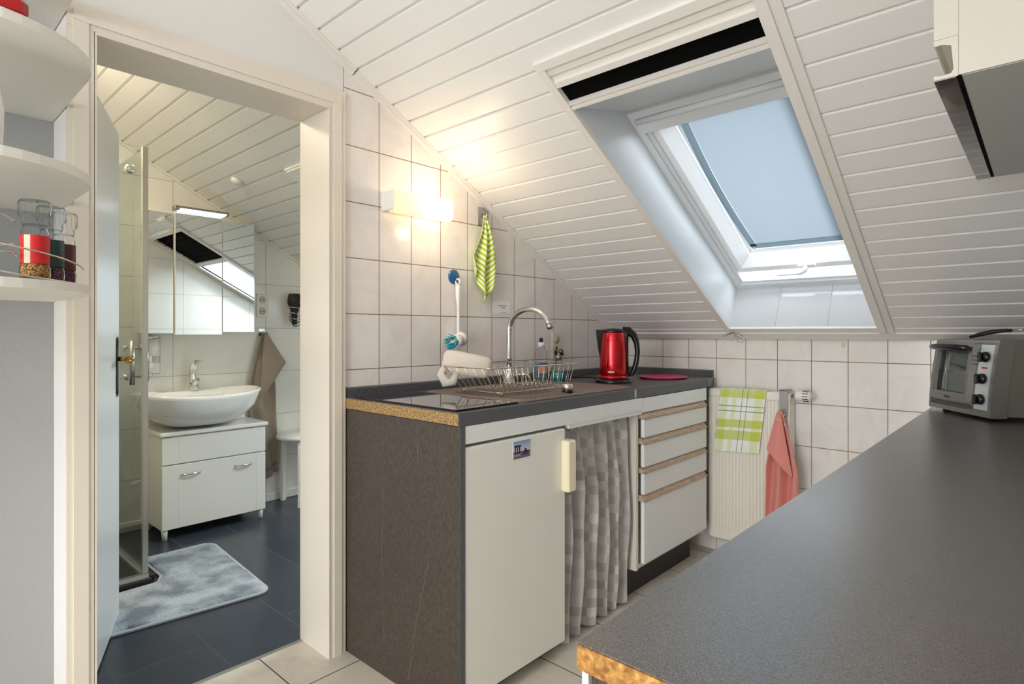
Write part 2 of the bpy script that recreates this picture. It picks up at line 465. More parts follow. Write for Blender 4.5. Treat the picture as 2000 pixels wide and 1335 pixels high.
def cloth_mat(name, kind):
    m = bpy.data.materials.new(name); m.use_nodes = True
    nt = m.node_tree; L = nt.links; b = nt.nodes['Principled BSDF']
    b.inputs['Roughness'].default_value = 0.85; b.inputs['Sheen Weight'].default_value = 0.2
    b.inputs['Specular IOR Level'].default_value = 0.15
    uv = nt.nodes.new('ShaderNodeUVMap'); sp = nt.nodes.new('ShaderNodeSeparateXYZ'); L.new(uv.outputs[0], sp.inputs[0])
    def math_(op, a, b_=None, c=None):
        n = nt.nodes.new('ShaderNodeMath'); n.operation = op
        for i, v in enumerate((a, b_, c)):
            if v is None: continue
            if hasattr(v, 'is_linked'): L.new(v, n.inputs[i])
            else: n.inputs[i].default_value = v
        return n.outputs[0]
    def mix(f, c1, c2):
        n = nt.nodes.new('ShaderNodeMix'); n.data_type = 'RGBA'
        for i, v in ((0, f), (6, c1), (7, c2)):
            if hasattr(v, 'is_linked'): L.new(v, n.inputs[i])
            elif i == 0: n.inputs[0].default_value = v
            else: n.inputs[i].default_value = lin(v)
        return n.outputs[2]
    U, V = sp.outputs[0], sp.outputs[1]
    def band(x, lo, hi):
        a = math_('GREATER_THAN', x, lo); c = math_('LESS_THAN', x, hi); return math_('MULTIPLY', a, c)
    def bands(x, ls):
        r = None
        for lo, hi in ls:
            t = band(x, lo, hi); r = t if r is None else math_('MAXIMUM', r, t)
        return r
    noise = nt.nodes.new('ShaderNodeTexNoise'); tc = nt.nodes.new('ShaderNodeTexCoord'); L.new(tc.outputs['Object'], noise.inputs['Vector'])
    noise.inputs['Scale'].default_value = 350 if kind != 'curtain' else 500
    if kind == 'curtain':
        n = nt.nodes.new('ShaderNodeTexWhiteNoise'); n.noise_dimensions = '2D'
        cb = nt.nodes.new('ShaderNodeCombineXYZ')
        L.new(math_('FLOOR', math_('MULTIPLY', U, 26)), cb.inputs[0]); L.new(math_('FLOOR', math_('MULTIPLY', V, 22)), cb.inputs[1])
        L.new(cb.outputs[0], n.inputs['Vector'])
        par = math_('MODULO', math_('ADD', math_('FLOOR', math_('MULTIPLY', U, 26)), math_('FLOOR', math_('MULTIPLY', V, 22))), 2)
        f = math_('ADD', math_('MULTIPLY', n.outputs['Value'], 0.55), math_('MULTIPLY', par, 0.42))
        cr = nt.nodes.new('ShaderNodeValToRGB'); e = cr.color_ramp.elements
        e[0].color = lin((166, 164, 162)); e[1].color = lin((206, 202, 195)); e.new(0.45).color = lin((180, 178, 175)); e.new(0.7).color = lin((192, 189, 184))
        L.new(f, cr.inputs[0]); L.new(cr.outputs[0], b.inputs['Base Color'])
        b.inputs['Roughness'].default_value = 0.55; b.inputs['Sheen Weight'].default_value = 0.6
    elif kind == 'striped':
        s_ = math_('FRACT', math_('MULTIPLY', V, 15))
        c = mix(math_('GREATER_THAN', s_, 0.5), (240, 238, 214), (168, 202, 40)); L.new(c, b.inputs['Base Color'])
    elif kind == 'checked':
        c = mix(bands(U, [(0.06, 0.2), (0.3, 0.38), (0.78, 0.96)]), (240, 242, 236), (224, 232, 190))
        c = mix(bands(V, [(0.0, 0.1), (0.14, 0.25), (0.55, 0.66), (0.70, 0.83)]), c, (204, 214, 136))
        c = mix(math_('MULTIPLY', bands(V, [(0.0, 0.1), (0.14, 0.25), (0.55, 0.66), (0.70, 0.83)]), bands(U, [(0.06, 0.2), (0.78, 0.96)])), c, (198, 210, 92))
        c = mix(bands(V, [(0.36, 0.37), (0.43, 0.44)]), c, (120, 132, 120))
        c = mix(bands(U, [(0.50, 0.512), (0.61, 0.622)]), c, (120, 132, 120)); L.new(c, b.inputs['Base Color'])
    elif kind == 'pink':
        c = mix(band(V, 0.10, 0.115), (222, 142, 132), (236, 184, 174)); L.new(c, b.inputs['Base Color'])
    elif kind == 'taupe':
        c = mix(band(V, 0.93, 0.95), (152, 138, 124), (128, 114, 102)); L.new(c, b.inputs['Base Color'])
    bp = nt.nodes.new('ShaderNodeBump'); bp.inputs['Strength'].default_value = 0.55; bp.inputs['Distance'].default_value = 0.0015
    L.new(noise.outputs[0], bp.inputs['Height']); L.new(bp.outputs[0], b.inputs['Normal'])
    MATS[name] = m
for k in ('curtain', 'striped', 'checked', 'pink', 'taupe'): cloth_mat('cloth_'+k, k)
# plush bath mat
m = mat('mat_plush', (112, 126, 138), 0.95, bump=(110, 1.0, 0.012), noise=(8, (192, 202, 208), 0.38, 0.62), sheen=0.3)
mat('mat_border', (176, 184, 186), 0.9)
# photograph on the fridge magnet
def magnet_mat():
    m = bpy.data.materials.new('magnet_print'); m.use_nodes = True
    nt = m.node_tree; b = nt.nodes['Principled BSDF']; uv = nt.nodes.new('ShaderNodeUVMap'); sp = nt.nodes.new('ShaderNodeSeparateXYZ')
    nt.links.new(uv.outputs[0], sp.inputs[0]); cr = nt.nodes.new('ShaderNodeValToRGB'); e = cr.color_ramp.elements
    e[0].color = lin((66, 62, 78)); e[1].color = lin((120, 150, 190))
    for pos, c in ((0.22, (150, 150, 168)), (0.36, (60, 54, 62)), (0.42, (216, 190, 186)), (0.7, (166, 184, 214))): e.new(pos).color = lin(c)
    nt.links.new(sp.outputs[1], cr.inputs[0]); nt.links.new(cr.outputs[0], b.inputs['Base Color']); b.inputs['Roughness'].default_value = 0.2
    MATS['magnet_print'] = m
magnet_mat()

# ================================================================== SETTING
XW = 2.10          # right wall
YB = 2.949         # back wall
XB = -1.987        # far bathroom wall
YN = 0.331         # end of niche on the left
YF = -3.30         # wall behind the camera
def top(y): return min(2.42, zc(y)+0.02)

mb = MB(); mb.box(-0.173, XW, YF, YB, -0.03, 0); struct(mb.build('floor', 'floor_tiles'))
mb = MB(); mb.box(XB, -0.173, 0.02, YB, -0.03, 0); struct(mb.build('floor', 'bathroom_floor_tiles'))
# wall with the doorway: right piece tiled, over-door and left pieces painted; bathroom side tiled
mb = MB()
def wall_piece(y0, y1, z0, mi):
    poly = [(y0, z0), (y1, z0), (y1, top(y1))]
    if y0 < 0.5: poly += [((A0+0.02-2.42)/B0, 2.42)] if y1 > (A0+0.02-2.42)/B0 else []
    poly += [(y0, top(y0))]
    mb.prism(poly, 0, -0.17, 0.0, mi)
    n = len(poly); k = len(mb.f)-n-2
    mb.m[k] = 2           # bathroom side
wall_piece(1.124, YB, 0, 0)
wall_piece(1.065, 1.124, 0, 1)
wall_piece(0.39, 1.065, 1.90, 1)
wall_piece(YN, 0.39, 0, 1)
struct(mb.build('wall_left', ['wall_tiles', 'paint', 'bathroom_tiles']))
# niche left of the doorway
mb = MB(); mb.box(-0.17, -0.135, YF, YN-.0005, 0, 2.42)
struct(mb.build('wall_niche', 'grey_wall'))
# back wall
mb = MB(); mb.box(-0.17, XW+0.1, YB, YB+0.1, 0, 1.18); struct(mb.build('wall_back', 'wall_tiles_back'))
mb = MB(); mb.box(XB-0.1, -0.17, YB, YB+0.1, 0, 1.18); struct(mb.build('wall_bathroom_back', 'bathroom_tiles_side'))
mb = MB(); mb.prism([(YF, 0), (YB, 0), (YB, top(YB)), (0.55, top(0.55)), (YF, 2.42)], 0, XW, XW+0.1); struct(mb.build('wall_right', 'paint'))
mb = MB(); mb.box(-0.17, XW+0.1, YF-0.1, YF, 0, 2.42); struct(mb.build('wall_front', 'paint'))
mb = MB(); mb.prism([(0.02, 0), (YB, 0), (YB, top(YB)), (0.55, top(0.55)), (0.02, 2.42)], 0, XB-0.1, XB); struct(mb.build('wall_bathroom_far', 'bathroom_tiles'))
mb = MB(); mb.box(XB-0.1, -0.17, -0.08, 0.02, 0, 2.42); struct(mb.build('wall_bathroom_shower', 'bathroom_tiles_side'))
mb = MB(); mb.box(XB-0.1, XW+0.1, YF-0.1, 0.56, 2.40, 2.44); struct(mb.build('ceiling', 'paint'))

# sloping plank ceiling
PITCH = 0.0864; S0 = 2.075
KW = (0.672, 1.370, 0.10, 1.757)      # kitchen roof window hole x0,x1,s0,s1
BW = (-0.93, -0.235, 0.05, 1.60)      # bathroom roof window hole
STOP = 2.72
def planks(mb, x0, x1, s0, s1):
    pts = [(s0, 0.0)]
    k = math.ceil((S0-s1)/PITCH)
    gs = sorted([S0-PITCH*i for i in range(k-1, k+60)])
    for g in gs:
        if g-0.007 > s0 and g+0.006 < s1:
            pts += [(g-0.0065, 0.0), (g-0.0050, 0.0080), (g-0.0015, 0.0080), (g-0.0005, 0.0040), (g+0.0058, 0.0)]
    pts.append((s1, 0.0))
    vs = []
    for (s_, o_) in pts: vs += [SP(x0, s_, o_), SP(x1, s_, o_)]
    mb.add(vs, [(2*i, 2*i+2, 2*i+3, 2*i+1) for i in range(len(pts)-1)], 0)
    # backing
    mb.hexa([SP(x0, s0, .02), SP(x1, s0, .02), SP(x1, s1, .02), SP(x0, s1, .02), SP(x0, s0, .04), SP(x1, s0, .04), SP(x1, s1, .04), SP(x0, s1, .04)])
mb = MB()
planks(mb, 0.0, KW[0]+.005, 0.0, STOP); planks(mb, KW[1]-.005, XW, 0.0, STOP)
planks(mb, KW[0]+.005, KW[1]-.005, 1.75, STOP); planks(mb, KW[0]+.005, KW[1]-.005, 0.0, KW[2]-.0)
struct(mb.build('ceiling', 'plank'))
mb = MB()
planks(mb, XB, BW[0], 0.0, STOP); planks(mb, BW[1], -0.17, 0.0, STOP)
planks(mb, BW[0], BW[1], BW[3], STOP); planks(mb, BW[0], BW[1], 0.0, BW[2])
struct(mb.build('ceiling', 'plank'))

def sbox(mb, x0, x1, s0, s1, o0, o1, mi=0):
    """box in slope coordinates"""
    mb.hexa([SP(x0, s0, o0), SP(x1, s0, o0), SP(x1, s1, o0), SP(x0, s1, o0), SP(x0, s0, o1), SP(x1, s0, o1), SP(x1, s1, o1), SP(x0, s1, o1)], mi)
# mouldings: along the left wall, at the foot of the slope
mb = MB()
sbox(mb, 0.0, 0.018, 0.0, 1.985, -0.020, 0.0005); sbox(mb, 0.0, 0.024, 0.0, 1.985, -0.008, 0.0005)
struct(mb.build('trim_left_slope', 'white_trim'))
mb = MB(); sbox(mb, 0.0, 0.018, 1.99, STOP, -0.020, 0.0005); sbox(mb, 0.0, 0.024, 1.99, STOP, -0.008, 0.0005)
struct(mb.build('trim_left_upper', 'white_trim'))
mb = MB()
mb.box(0.0, XW, 2.902, YB, 1.0985, 1.106); sbox(mb, 0.0, XW, -0.005, 0.048, -0.007, 0.003)
struct(mb.build('trim_back', 'white_trim'))
mb = MB(); mb.box(0.0, XW, YB-0.004, YB, 1.094, 1.0985); struct(mb.build('trim_back_shadow', 'moulding_shadow'))  # thin dark strip painted as the moulding's shadow along the tile top
mb = MB(); sbox(mb, XB, XB+0.022, 0, 2.5, -0.010, 0.0005); sbox(mb, -0.192, -0.17, 0, 2.5, -0.010, 0.0005); struct(mb.build('trim_bathroom_slope', 'white_trim'))
# tiled skirting in the kitchen and bathroom
mb = MB(); mb.box(0.60, 1.60, YB-0.008, YB, 0.0, 0.07); struct(mb.build('baseboard_back', 'wall_tiles_back'))
mb = MB(); mb.box(XB, XB+0.009, 0.02, YB, 0.0, 0.055, r=0.003); struct(mb.build('baseboard_bathroom', 'bathroom_tiles'))
mb = MB(); mb.box(-0.18, -0.165, 0.39, 1.065, 0.0, 0.002); struct(mb.build('trim_threshold', 'aluminium'))

# ---- kitchen roof window
win = bpy.data.objects.new('window_1', None); C.objects.link(win); win.location = SP(1.0, 0.7, 0); struct(win)
XL, XR = 0.700, 1.318
mb = MB()   # side casings
sbox(mb, KW[0]-.004, XL-.0008, 0.055, 1.7275, -0.008, 0.016); sbox(mb, KW[0]+.006, XL-.0014, 0.07, 1.7270, -0.013, 0.0)
sbox(mb, XR+.0008, KW[1]+.004, 0.055, 1.7275, -0.008, 0.016); sbox(mb, XR+.0014, XR+.03, 0.07, 1.7270, -0.016, 0.0)
sbox(mb, XL, XR, 0.088, 0.104, -0.010, 0.02)
mb.build('casing', 'white_trim', win)
mb = MB()   # header boards above the opening
sbox(mb, KW[0], KW[1], 1.728, 1.757, -0.012, 0.02); sbox(mb, XL, XR, 1.700, 1.728, -0.006, 0.02); sbox(mb, XL, XR, 1.676, 1.700, -0.001, 0.02); sbox(mb, XL, XR, 1.656, 1.676, -0.013, 0.02)
mb.build('header', 'white_trim', win)
mb = MB()   # black sheet painted for the dark inside the slot above the blind rail
sbox(mb, XL+.0006, XR-.0006, 1.585, 1.66, 0.003, 0.009); mb.build('slot_shade', 'black', win)
mb = MB(); sbox(mb, XL+.0003, XR-.0003, 1.5625, 1.572, -0.012, 0.03); sbox(mb, XL+.0003, XR-.0003, 1.572, 1.582, -0.006, 0.03); sbox(mb, XL+.0003, XR-.0003, 1.582, 1.589, -0.013, 0.03); mb.build('rail', 'white_trim', win)
D = 0.22
mb = MB()   # lining: left, right, top
def sq(mb, a, b_, c, d, mi=0): mb.quad([SP(*a), SP(*b_), SP(*c), SP(*d)], mi)
def slab4(mb, pts, off, mi=0):
    off = Vector(off); mb.hexa([SP(*q) for q in pts]+[SP(*q)+off for q in pts], mi)
slab4(mb, [(XL, 0.06, 0), (XL, 1.66, 0), (XL, 1.50, D+.1), (XL, 0.06, D+.1)], (-0.012, 0, 0))
slab4(mb, [(XR, 0.06, 0), (XR, 1.66, 0), (XR, 1.50, D+.1), (XR, 0.06, D+.1)], (0.012, 0, 0))
slab4(mb, [(XL-.01, 1.560, 0.004), (XR+.01, 1.560, 0.004), (XR+.01, 1.285, D+.03), (XL-.01, 1.285, D+.03)], S*0.03); sbox(mb, XL-.01, XR+.01, 1.30, 1.56, D+.02, D+.03)
mb.build('lining', 'lining', win)
mb = MB(); slab4(mb, [(XL-.01, 0.104, 0), (XR+.01, 0.104, 0), (XR+.01, 0.12, D+.02), (XL-.01, 0.12, D+.02)], S*-0.012); mb.build('sill', 'sill_tiles', win)
def sframe(mb, x0, x1, s0, s1, wd, o0, o1, mi=0, wt=None):
    wt = wt or wd
    sbox(mb, x0, x1, s0, s0+wd, o0, o1, mi); sbox(mb, x0, x1, s1-wt, s1, o0, o1, mi)
    sbox(mb, x0, x0+wd, s0+wd, s1-wt, o0, o1, mi); sbox(mb, x1-wd, x1, s0+wd, s1-wt, o0, o1, mi)
mb = MB()   # outer fixed frame, step strip
sframe(mb, XL-.005, XR+.005, 0.115, 1.31, 0.030, D-.006, D+.08); sframe(mb, XL+.02, XR-.02, 0.140, 1.29, 0.020, D+.004, D+.08)
mb.build('outer_frame', 'lining', win)
def bevelframe(mb, x0, x1, s0, s1, o0, wd, o1, mi=0):
    A = [SP(x0, s0, o0), SP(x1, s0, o0), SP(x1, s1, o0), SP(x0, s1, o0)]
    B_ = [SP(x0+wd, s0+wd, o1), SP(x1-wd, s0+wd, o1), SP(x1-wd, s1-wd, o1), SP(x0+wd, s1-wd, o1)]
    for i in range(4):
        j = (i+1) % 4; mb.quad([A[i], A[j], B_[j], B_[i]], mi)
mb = MB()
sframe(mb, 0.731, 2.018-.731, 0.222, 1.262, 0.034, 0.236, 0.30)
bevelframe(mb, 0.765, 2.018-.765, 0.256, 1.228, 0.236, 0.040, 0.292); bevelframe(mb, 0.806, 2.018-.806, 0.298, 1.186, 0.288, 0.012, 0.300)
mb.build('sash', 'sash', win)
mb = MB(); sbox(mb, 0.74, 2.018-.74, 0.24, 1.24, 0.302, 0.306); mb.build('pane', 'window_glass', win)
mb = MB(); sbox(mb, 0.715, 2.018-.715, 1.212, 1.262, 0.205, 0.250); mb.tube([SP(0.72, 1.268, 0.21), SP(1.30, 1.268, 0.21)], 0.012, 10); mb.build('blind_cassette', 'lining', win)
# blind cloth with its darker hems; slightly bowed left edge
def blind(u, v):
    x0 = 0.868-0.020*sin(pi*v)*0.9; x1 = 1.222+0.010*sin(pi*v)
    return SP(x0+(x1-x0)*u, 0.392+(1.200-0.392)*v, 0.268+0.004*sin(pi*v))
mb = MB(); mb.grid(blind, 10, 20); bl = mb.build('blind', 'blind_cloth', win)
mb = MB()
def hemL(u, v):
    x0 = 0.868-0.020*sin(pi*v)*0.9; return SP(x0-0.030*(1-u), 0.375+(1.205-0.375)*v, 0.2675)
def hemR(u, v):
    x0 = 1.222+0.010*sin(pi*v); return SP(x0+0.016*(1-u), 0.375+(1.205-0.375)*v, 0.2675)
mb.grid(hemL, 1, 20); mb.grid(hemR, 1, 20)
mb.quad([SP(0.84, 0.360, .2670), SP(1.236, 0.360, .2670), SP(1.236, 0.394, .2670), SP(0.84, 0.394, .2670)])
mb.quad([SP(0.85, 1.185, .2670), SP(1.232, 1.185, .2670), SP(1.232, 1.208, .2670), SP(0.85, 1.208, .2670)])
mb.build('blind_hem', 'blind_hem', win)
mb = MB(); mb.tube([SP(0.852, 0.366, .262), SP(0.852, 0.366, .266)], 0.006, 8); mb.build('suction_cup', 'sash', win)
mb = MB()   # handle
mb.tube([SP(1.055, 0.262, .225), SP(1.05, 0.262, .195), SP(1.035, 0.258, .185), SP(1.0, 0.252, .186), SP(0.93, 0.246, .190)], [0.011, 0.012, 0.009, 0.005, 0.004], 8)
sbox(mb, 1.02, 1.09, 0.25, 0.274, .215, .228); mb.build('handle', 'sash', win)
# dark string tied at the lower left corner
mb = MB()
q = SP(0.715, 0.09, -0.02)
for k, pts in enumerate([[(0, 0, 0), (-.02, 0, -.012), (-.045, -.01, -.022), (-.05, -.01, -.012), (-.02, 0, -.008), (0, 0, 0)], [(0, 0, 0), (.02, -.006, -.02), (.045, -.01, -.035), (.05, -.012, -.05), (.03, -.01, -.05), (.0, 0, 0)], [(0, 0, 0), (.03, -.004, -.008), (.05, -.004, -.02)]]):
    mb.tube([q+Vector(t) for t in pts], 0.0009, 5)
tag(mb.build('string', 'wire_black'), 'thin dark string knotted at the lower left corner of the roof window', 'string')

# ---- bathroom roof window (seen in the mirror)
win2 = bpy.data.objects.new('window_2', None); C.objects.link(win2); win2.location = SP(-0.58, 0.8, 0); struct(win2)
mb = MB(); sbox(mb, -0.935, -0.885, 0.05, 1.62, -0.01, 0.01); sbox(mb, -0.275, -0.235, 0.05, 1.62, -0.01, 0.01)
sbox(mb, -0.885, -0.275, 1.585, 1.62, -0.01, 0.01); sbox(mb, -0.885, -0.275, 1.20, 1.235, -0.01, 0.02); sbox(mb, -0.885, -0.275, 0.05, 0.09, -0.01, 0.01)
mb.build('casing', 'white_trim', win2)
mb = MB(); sbox(mb, -0.884, -0.276, 1.2355, 1.5845, 0.008, 0.012)
for i in range(7): sbox(mb, -0.884, -0.276, 1.24+i*.05, 1.246+i*.05, 0.003, 0.008)
mb.build('dark_pleats', 'black', win2)
mb = MB(); slab4(mb, [(-0.885, 0.09, 0), (-0.885, 1.2, 0), (-0.885, 1.1, .2), (-0.885, .1, .2)], (-0.012, 0, 0)); slab4(mb, [(-0.275, 0.09, 0), (-0.275, 1.2, 0), (-0.275, 1.1, .2), (-0.275, .1, .2)], (0.012, 0, 0))
slab4(mb, [(-0.9, 1.2, 0), (-0.26, 1.2, 0), (-0.26, 1.1, .2), (-0.9, 1.1, .2)], S*.012); slab4(mb, [(-0.9, .09, 0), (-0.26, .09, 0), (-0.26, .1, .2), (-0.9, .1, .2)], S*-.012)
mb.build('lining', 'lining', win2)
mb = MB(); sframe(mb, -0.885, -0.275, 0.1, 1.12, 0.05, 0.19, 0.23); mb.build('sash', 'sash', win2)
mb = MB(); sbox(mb, -0.87, -0.29, 0.12, 1.1, 0.215, 0.219); mb.build('pane', 'window_glass', win2)

# ---- door opening casing and leaf
mb = MB()
x1 = 0.015
mb.box(-0.001, x1, 1.066, 1.124, 0, 1.8995); mb.box(0.001, x1+.004, 1.078, 1.108, 0, 1.9145)
mb.box(-0.001, x1, YN+.001, 0.389, 0, 1.8995); mb.box(0.001, x1+.004, 0.345, 0.377, 0, 1.9145)
mb.box(-0.001, x1, YN+.001, 1.124, 1.90, 1.965); mb.box(0.001, x1+.004, 0.345, 1.108, 1.915, 1.948)
struct(mb.build('trim_door_casing', 'door_trim'))
mb = MB()
mb.box(-0.184, 0.0163, 1.0595, 1.0643, 0, 1.892); mb.box(-0.184, 0.0163, 0.3908, 0.395, 0, 1.892); mb.box(-0.184, 0.0163, 0.3908, 1.0643, 1.8925, 1.8993)
mb.box(-0.185, -0.1705, 1.0645, 1.12, 0, 1.8995); mb.box(-0.185, -0.1705, 0.33, 0.3905, 0, 1.8995); mb.box(-0.185, -0.1705, 0.33, 1.12, 1.90, 1.95)
struct(mb.build('trim_door_lining', 'door_trim'))
door = bpy.data.objects.new('door_1', None); C.objects.link(door); door.location = (-0.19, 0.392, 0); struct(door)
ang = radians(180-21.5)
MD = Matrix.Translation((-0.19, 0.392, 0)) @ Matrix.Rotation(ang, 4, 'Z')     # local +X along leaf, local -Y is the side we see
LW = 0.735
mb = MB(); mb.box(0, LW, 0, 0.038, 0.008, 1.905, r=0.003); mb.xf(MD); mb.build('door_panel', 'door_leaf', door)
mb = MB()
mb.box(LW-0.075, LW-0.035, -0.004, 0, 0.90, 1.08, r=0.002); mb.lathe([(0.004, 0), (0.02, 0.002), (0.0, 0.006)], (LW-0.055, -0.006, 1.088), 12, axis='y'); mb.lathe([(0.004, 0), (0.02, 0.002), (0.0, 0.006)], (LW-0.055, -0.006, 0.892), 12, axis='y')
mb.xf(MD); mb.build('handle_plate', 'dark_bronze', door)
mb = MB(); mb.tube([(LW-0.055, -0.004, 1.02), (LW-0.055, -0.02, 1.02), (LW-0.055, -0.042, 1.02)], [0.010, 0.008, 0.009], 12)
mb.tube([(LW-0.055, -0.045, 1.02), (LW-0.075, -0.05, 1.02), (LW-0.12, -0.052, 1.018), (LW-0.165, -0.048, 1.012)], [0.010, 0.009, 0.010, 0.006], 12)
mb.lathe([(0, -.012), (.010, -.008), (.013, 0), (.010, .008), (0, .012)], (LW-0.055, -0.048, 1.02), 14, axis='y')
mb.xf(MD); mb.build('door_handle', 'brass', door)
mb = MB()
for z in (0.25, 1.68): mb.tube([(-0.005, -0.006, z), (-0.005, -0.006, z+.09)], 0.007, 10)
mb.xf(MD); mb.build('hinge', 'white_trim', door)
#__OBJECTS__
# ================================================================== LEFT KITCHEN RUN
ZW = 0.893            # worktop top
# end panel
mb = MB(); mb.box(0.003, 0.600, 1.130, 1.149, 0.0, 0.853, 0); mb.box(0.6002, 0.602, 1.130, 1.149, 0.0, 0.853, 1)
def scratch(pts, w_):
    for a, b_ in zip(pts, pts[1:]): mb.quad([(a[0], 1.1298, a[1]), (a[0]+w_, 1.1298, a[1]), (b_[0]+w_, 1.1298, b_[1]), (b_[0], 1.1298, b_[1])], 2)
scratch([(.463, .436), (.428, .322), (.398, .215), (.360, .030)], .0011)
scratch([(.404, .838), (.408, .800), (.409, .735)], .0009); scratch([(.232, .62), (.222, .40), (.228, .25), (.235, .12)], .0007)
tag(mb.build('end_panel', ['linen_laminate', 'worktop_edge', 'scratch_grey']), 'dark grey linen-textured end panel closing the kitchen run beside the doorway', 'cabinet panel')
# worktop with chipboard end and upstand
wt = thing('worktop', 'grey worktop with raw chipboard end carrying hob, sink and red kettle', 'worktop', (0.3, 2.0, 0.855))
mb = MB()
mb.prism([(0.0, 1.1285), (0.597, 1.1285), (0.597, 2.80), (0.562, 2.947), (0.0, 2.947)], 2, 0.855, ZW, 0)
mb.build('slab', 'worktop', wt)
mb = MB(); mb.hexa([(0.5972, 1.128, .8535), (0.600, 1.128, .8535), (0.600, 2.80, .8535), (0.5972, 2.80, .8535), (0.5972, 1.128, ZW+.0003), (0.600, 1.128, ZW-.002), (0.600, 2.80, ZW-.002), (0.5972, 2.80, ZW+.0003)])
mb.hexa([(0.597, 2.80, .8535), (0.600, 2.80, .8535), (0.565, 2.947, .8535), (0.562, 2.947, .8535), (0.597, 2.80, ZW), (0.600, 2.80, ZW-.002), (0.565, 2.947, ZW-.002), (0.562, 2.947, ZW)])
mb.build('front_edging', 'worktop_edge', wt)
mb = MB(); mb.box(0.003, 0.596, 1.1268, 1.1284, .8555, ZW-.003); mb.build('raw_end', 'chipboard', wt)['label'] = 'unfinished chipboard edge'
mb = MB(); mb.prism([(0.0005, ZW), (0.016, ZW), (0.013, 0.924), (0.0005, 0.928)], 1, 1.132, 2.930)
mb.build('upstand', 'splash', wt)
mb = MB(); mb.prism([(2.947, ZW), (2.930, ZW), (2.934, 0.924), (2.947, 0.928)], 0, 0.0005, 0.562)
mb.build('upstand', 'splash', wt)
mb = MB(); mb.box(0.6, 0.6006, 2.093, 2.097, .856, ZW-.003); mb.box(0.6, 0.6006, 2.101, 2.103, .856, ZW-.003); mb.build('edge_joint', 'laminate_white', wt)

# hob
hb = thing('ceramic_hob', 'black glossy glass hob set in the worktop reflecting the tiles', 'hob', (0.33, 1.27, ZW))
mb = MB(); mb.prism([(0.055, 1.140), (0.572, 1.140), (0.575, 1.40), (0.08, 1.40)], 2, ZW+.0006, ZW+.0055); mb.build('glass_plate', 'hob_glass', hb)
mb = MB()
for a, b_, c, d in ((0.051, 0.576, 1.1365, 1.1395), (0.5755, 0.5785, 1.1365, 1.4035)): mb.box(a, b_, c, d, ZW+.0004, ZW+.0060)
mb.build('rim', 'black_plastic', hb)

# sink
sk = thing('inset_sink', 'brown-grey stone composite sink with drainer set in the worktop', 'sink', (0.33, 1.8, ZW))
mb = MB()
zt = ZW+0.007
def ring(x0, x1, y0, y1, z, r, n=5):
    out = []
    for cx, cy, a in ((x1-r, y1-r, 0), (x0+r, y1-r, pi/2), (x0+r, y0+r, pi), (x1-r, y0+r, 1.5*pi)):
        for i in range(n+1):
            t = a+pi/2*i/n; out.append(Vector((cx+r*cos(t), cy+r*sin(t), z)))
    return out
def rings(mb, rs, mi=0, cap=True, smooth=True):
    n = len(rs[0]); vs = [v for q in rs for v in q]
    fs = [(k*n+i, k*n+(i+1) % n, (k+1)*n+(i+1) % n, (k+1)*n+i) for k in range(len(rs)-1) for i in range(n)]
    if cap: fs.append(list(range((len(rs)-1)*n, len(rs)*n)))
    mb.add(vs, fs, mi, smooth)
rings(mb, [ring(.085, .575, 1.42, 2.125, ZW+.0008, .03), ring(.085, .575, 1.42, 2.125, zt, .03), ring(.10, .560, 1.435, 2.11, zt+.001, .03), ring(.108, .552, 1.443, 2.102, zt-.004, .03), ring(.11, .55, 1.445, 2.10, zt-.005, .03)])
for i in range(9): mb.box(0.17, 0.52, 1.50+i*.03, 1.508+i*.03, zt-.0055, zt-.0015)
mb.build('drainer', 'sink_stone', sk)
mb = MB()
rings(mb, [ring(.15, .53, 1.80, 2.08, zt-.0045, .05), ring(.155, .525, 1.805, 2.075, zt+.0005, .05), ring(.165, .515, 1.815, 2.065, zt-.002, .05), ring(.172, .508, 1.822, 2.058, zt-.0042, .05)], smooth=False)
mb.build('bowl', 'sink_stone', sk)
mb = MB(); mb.lathe([(.020, 0), (.021, .010), (.017, .012)], (.505, 1.765, zt-.004), 20, 1); mb.lathe([(.019, 0), (.021, .004), (.021, .018), (.018, .022), (0, .023)], (.505, 1.765, zt+.007), 20, 0)
mb.build('drain_knob', ['chrome', 'black_plastic'], sk)

# tap
tp = thing('kitchen_tap', 'tall chrome swan-neck kitchen tap behind the wire dish rack', 'tap', (.12, 1.86, ZW))
mb = MB(); mb.lathe([(.030, 0), (.030, .006), (.025, .012), (.024, .06), (.022, .072), (0, .074)], (.12, 1.86, zt+.0012), 24); mb.build('body', 'chrome', tp)
pts = [(.12, 1.86, ZW+.06), (.12, 1.86, 1.02), (.12, 1.86, 1.13)]+[(.232-.112*cos(a), 1.86, 1.132+.088*sin(a)) for a in [pi*i/16*0.93 for i in range(1, 17)]]
mb = MB(); mb.tube(pts, .0115, 14); mb.build('spout', 'chrome', tp)
e = Vector(pts[-1]); d = (Vector(pts[-1])-Vector(pts[-2])).normalized()
mb = MB(); mb.tube([e-d*.004, e+d*.014], .0127, 14); mb.build('aerator', 'brushed_steel', tp)
mb = MB(); mb.tube([(.14, 1.87, ZW+.045), (.185, 1.895, ZW+.05), (.20, 1.905, ZW+.035)], [.010, .008, .007], 10); mb.build('lever', 'chrome', tp)

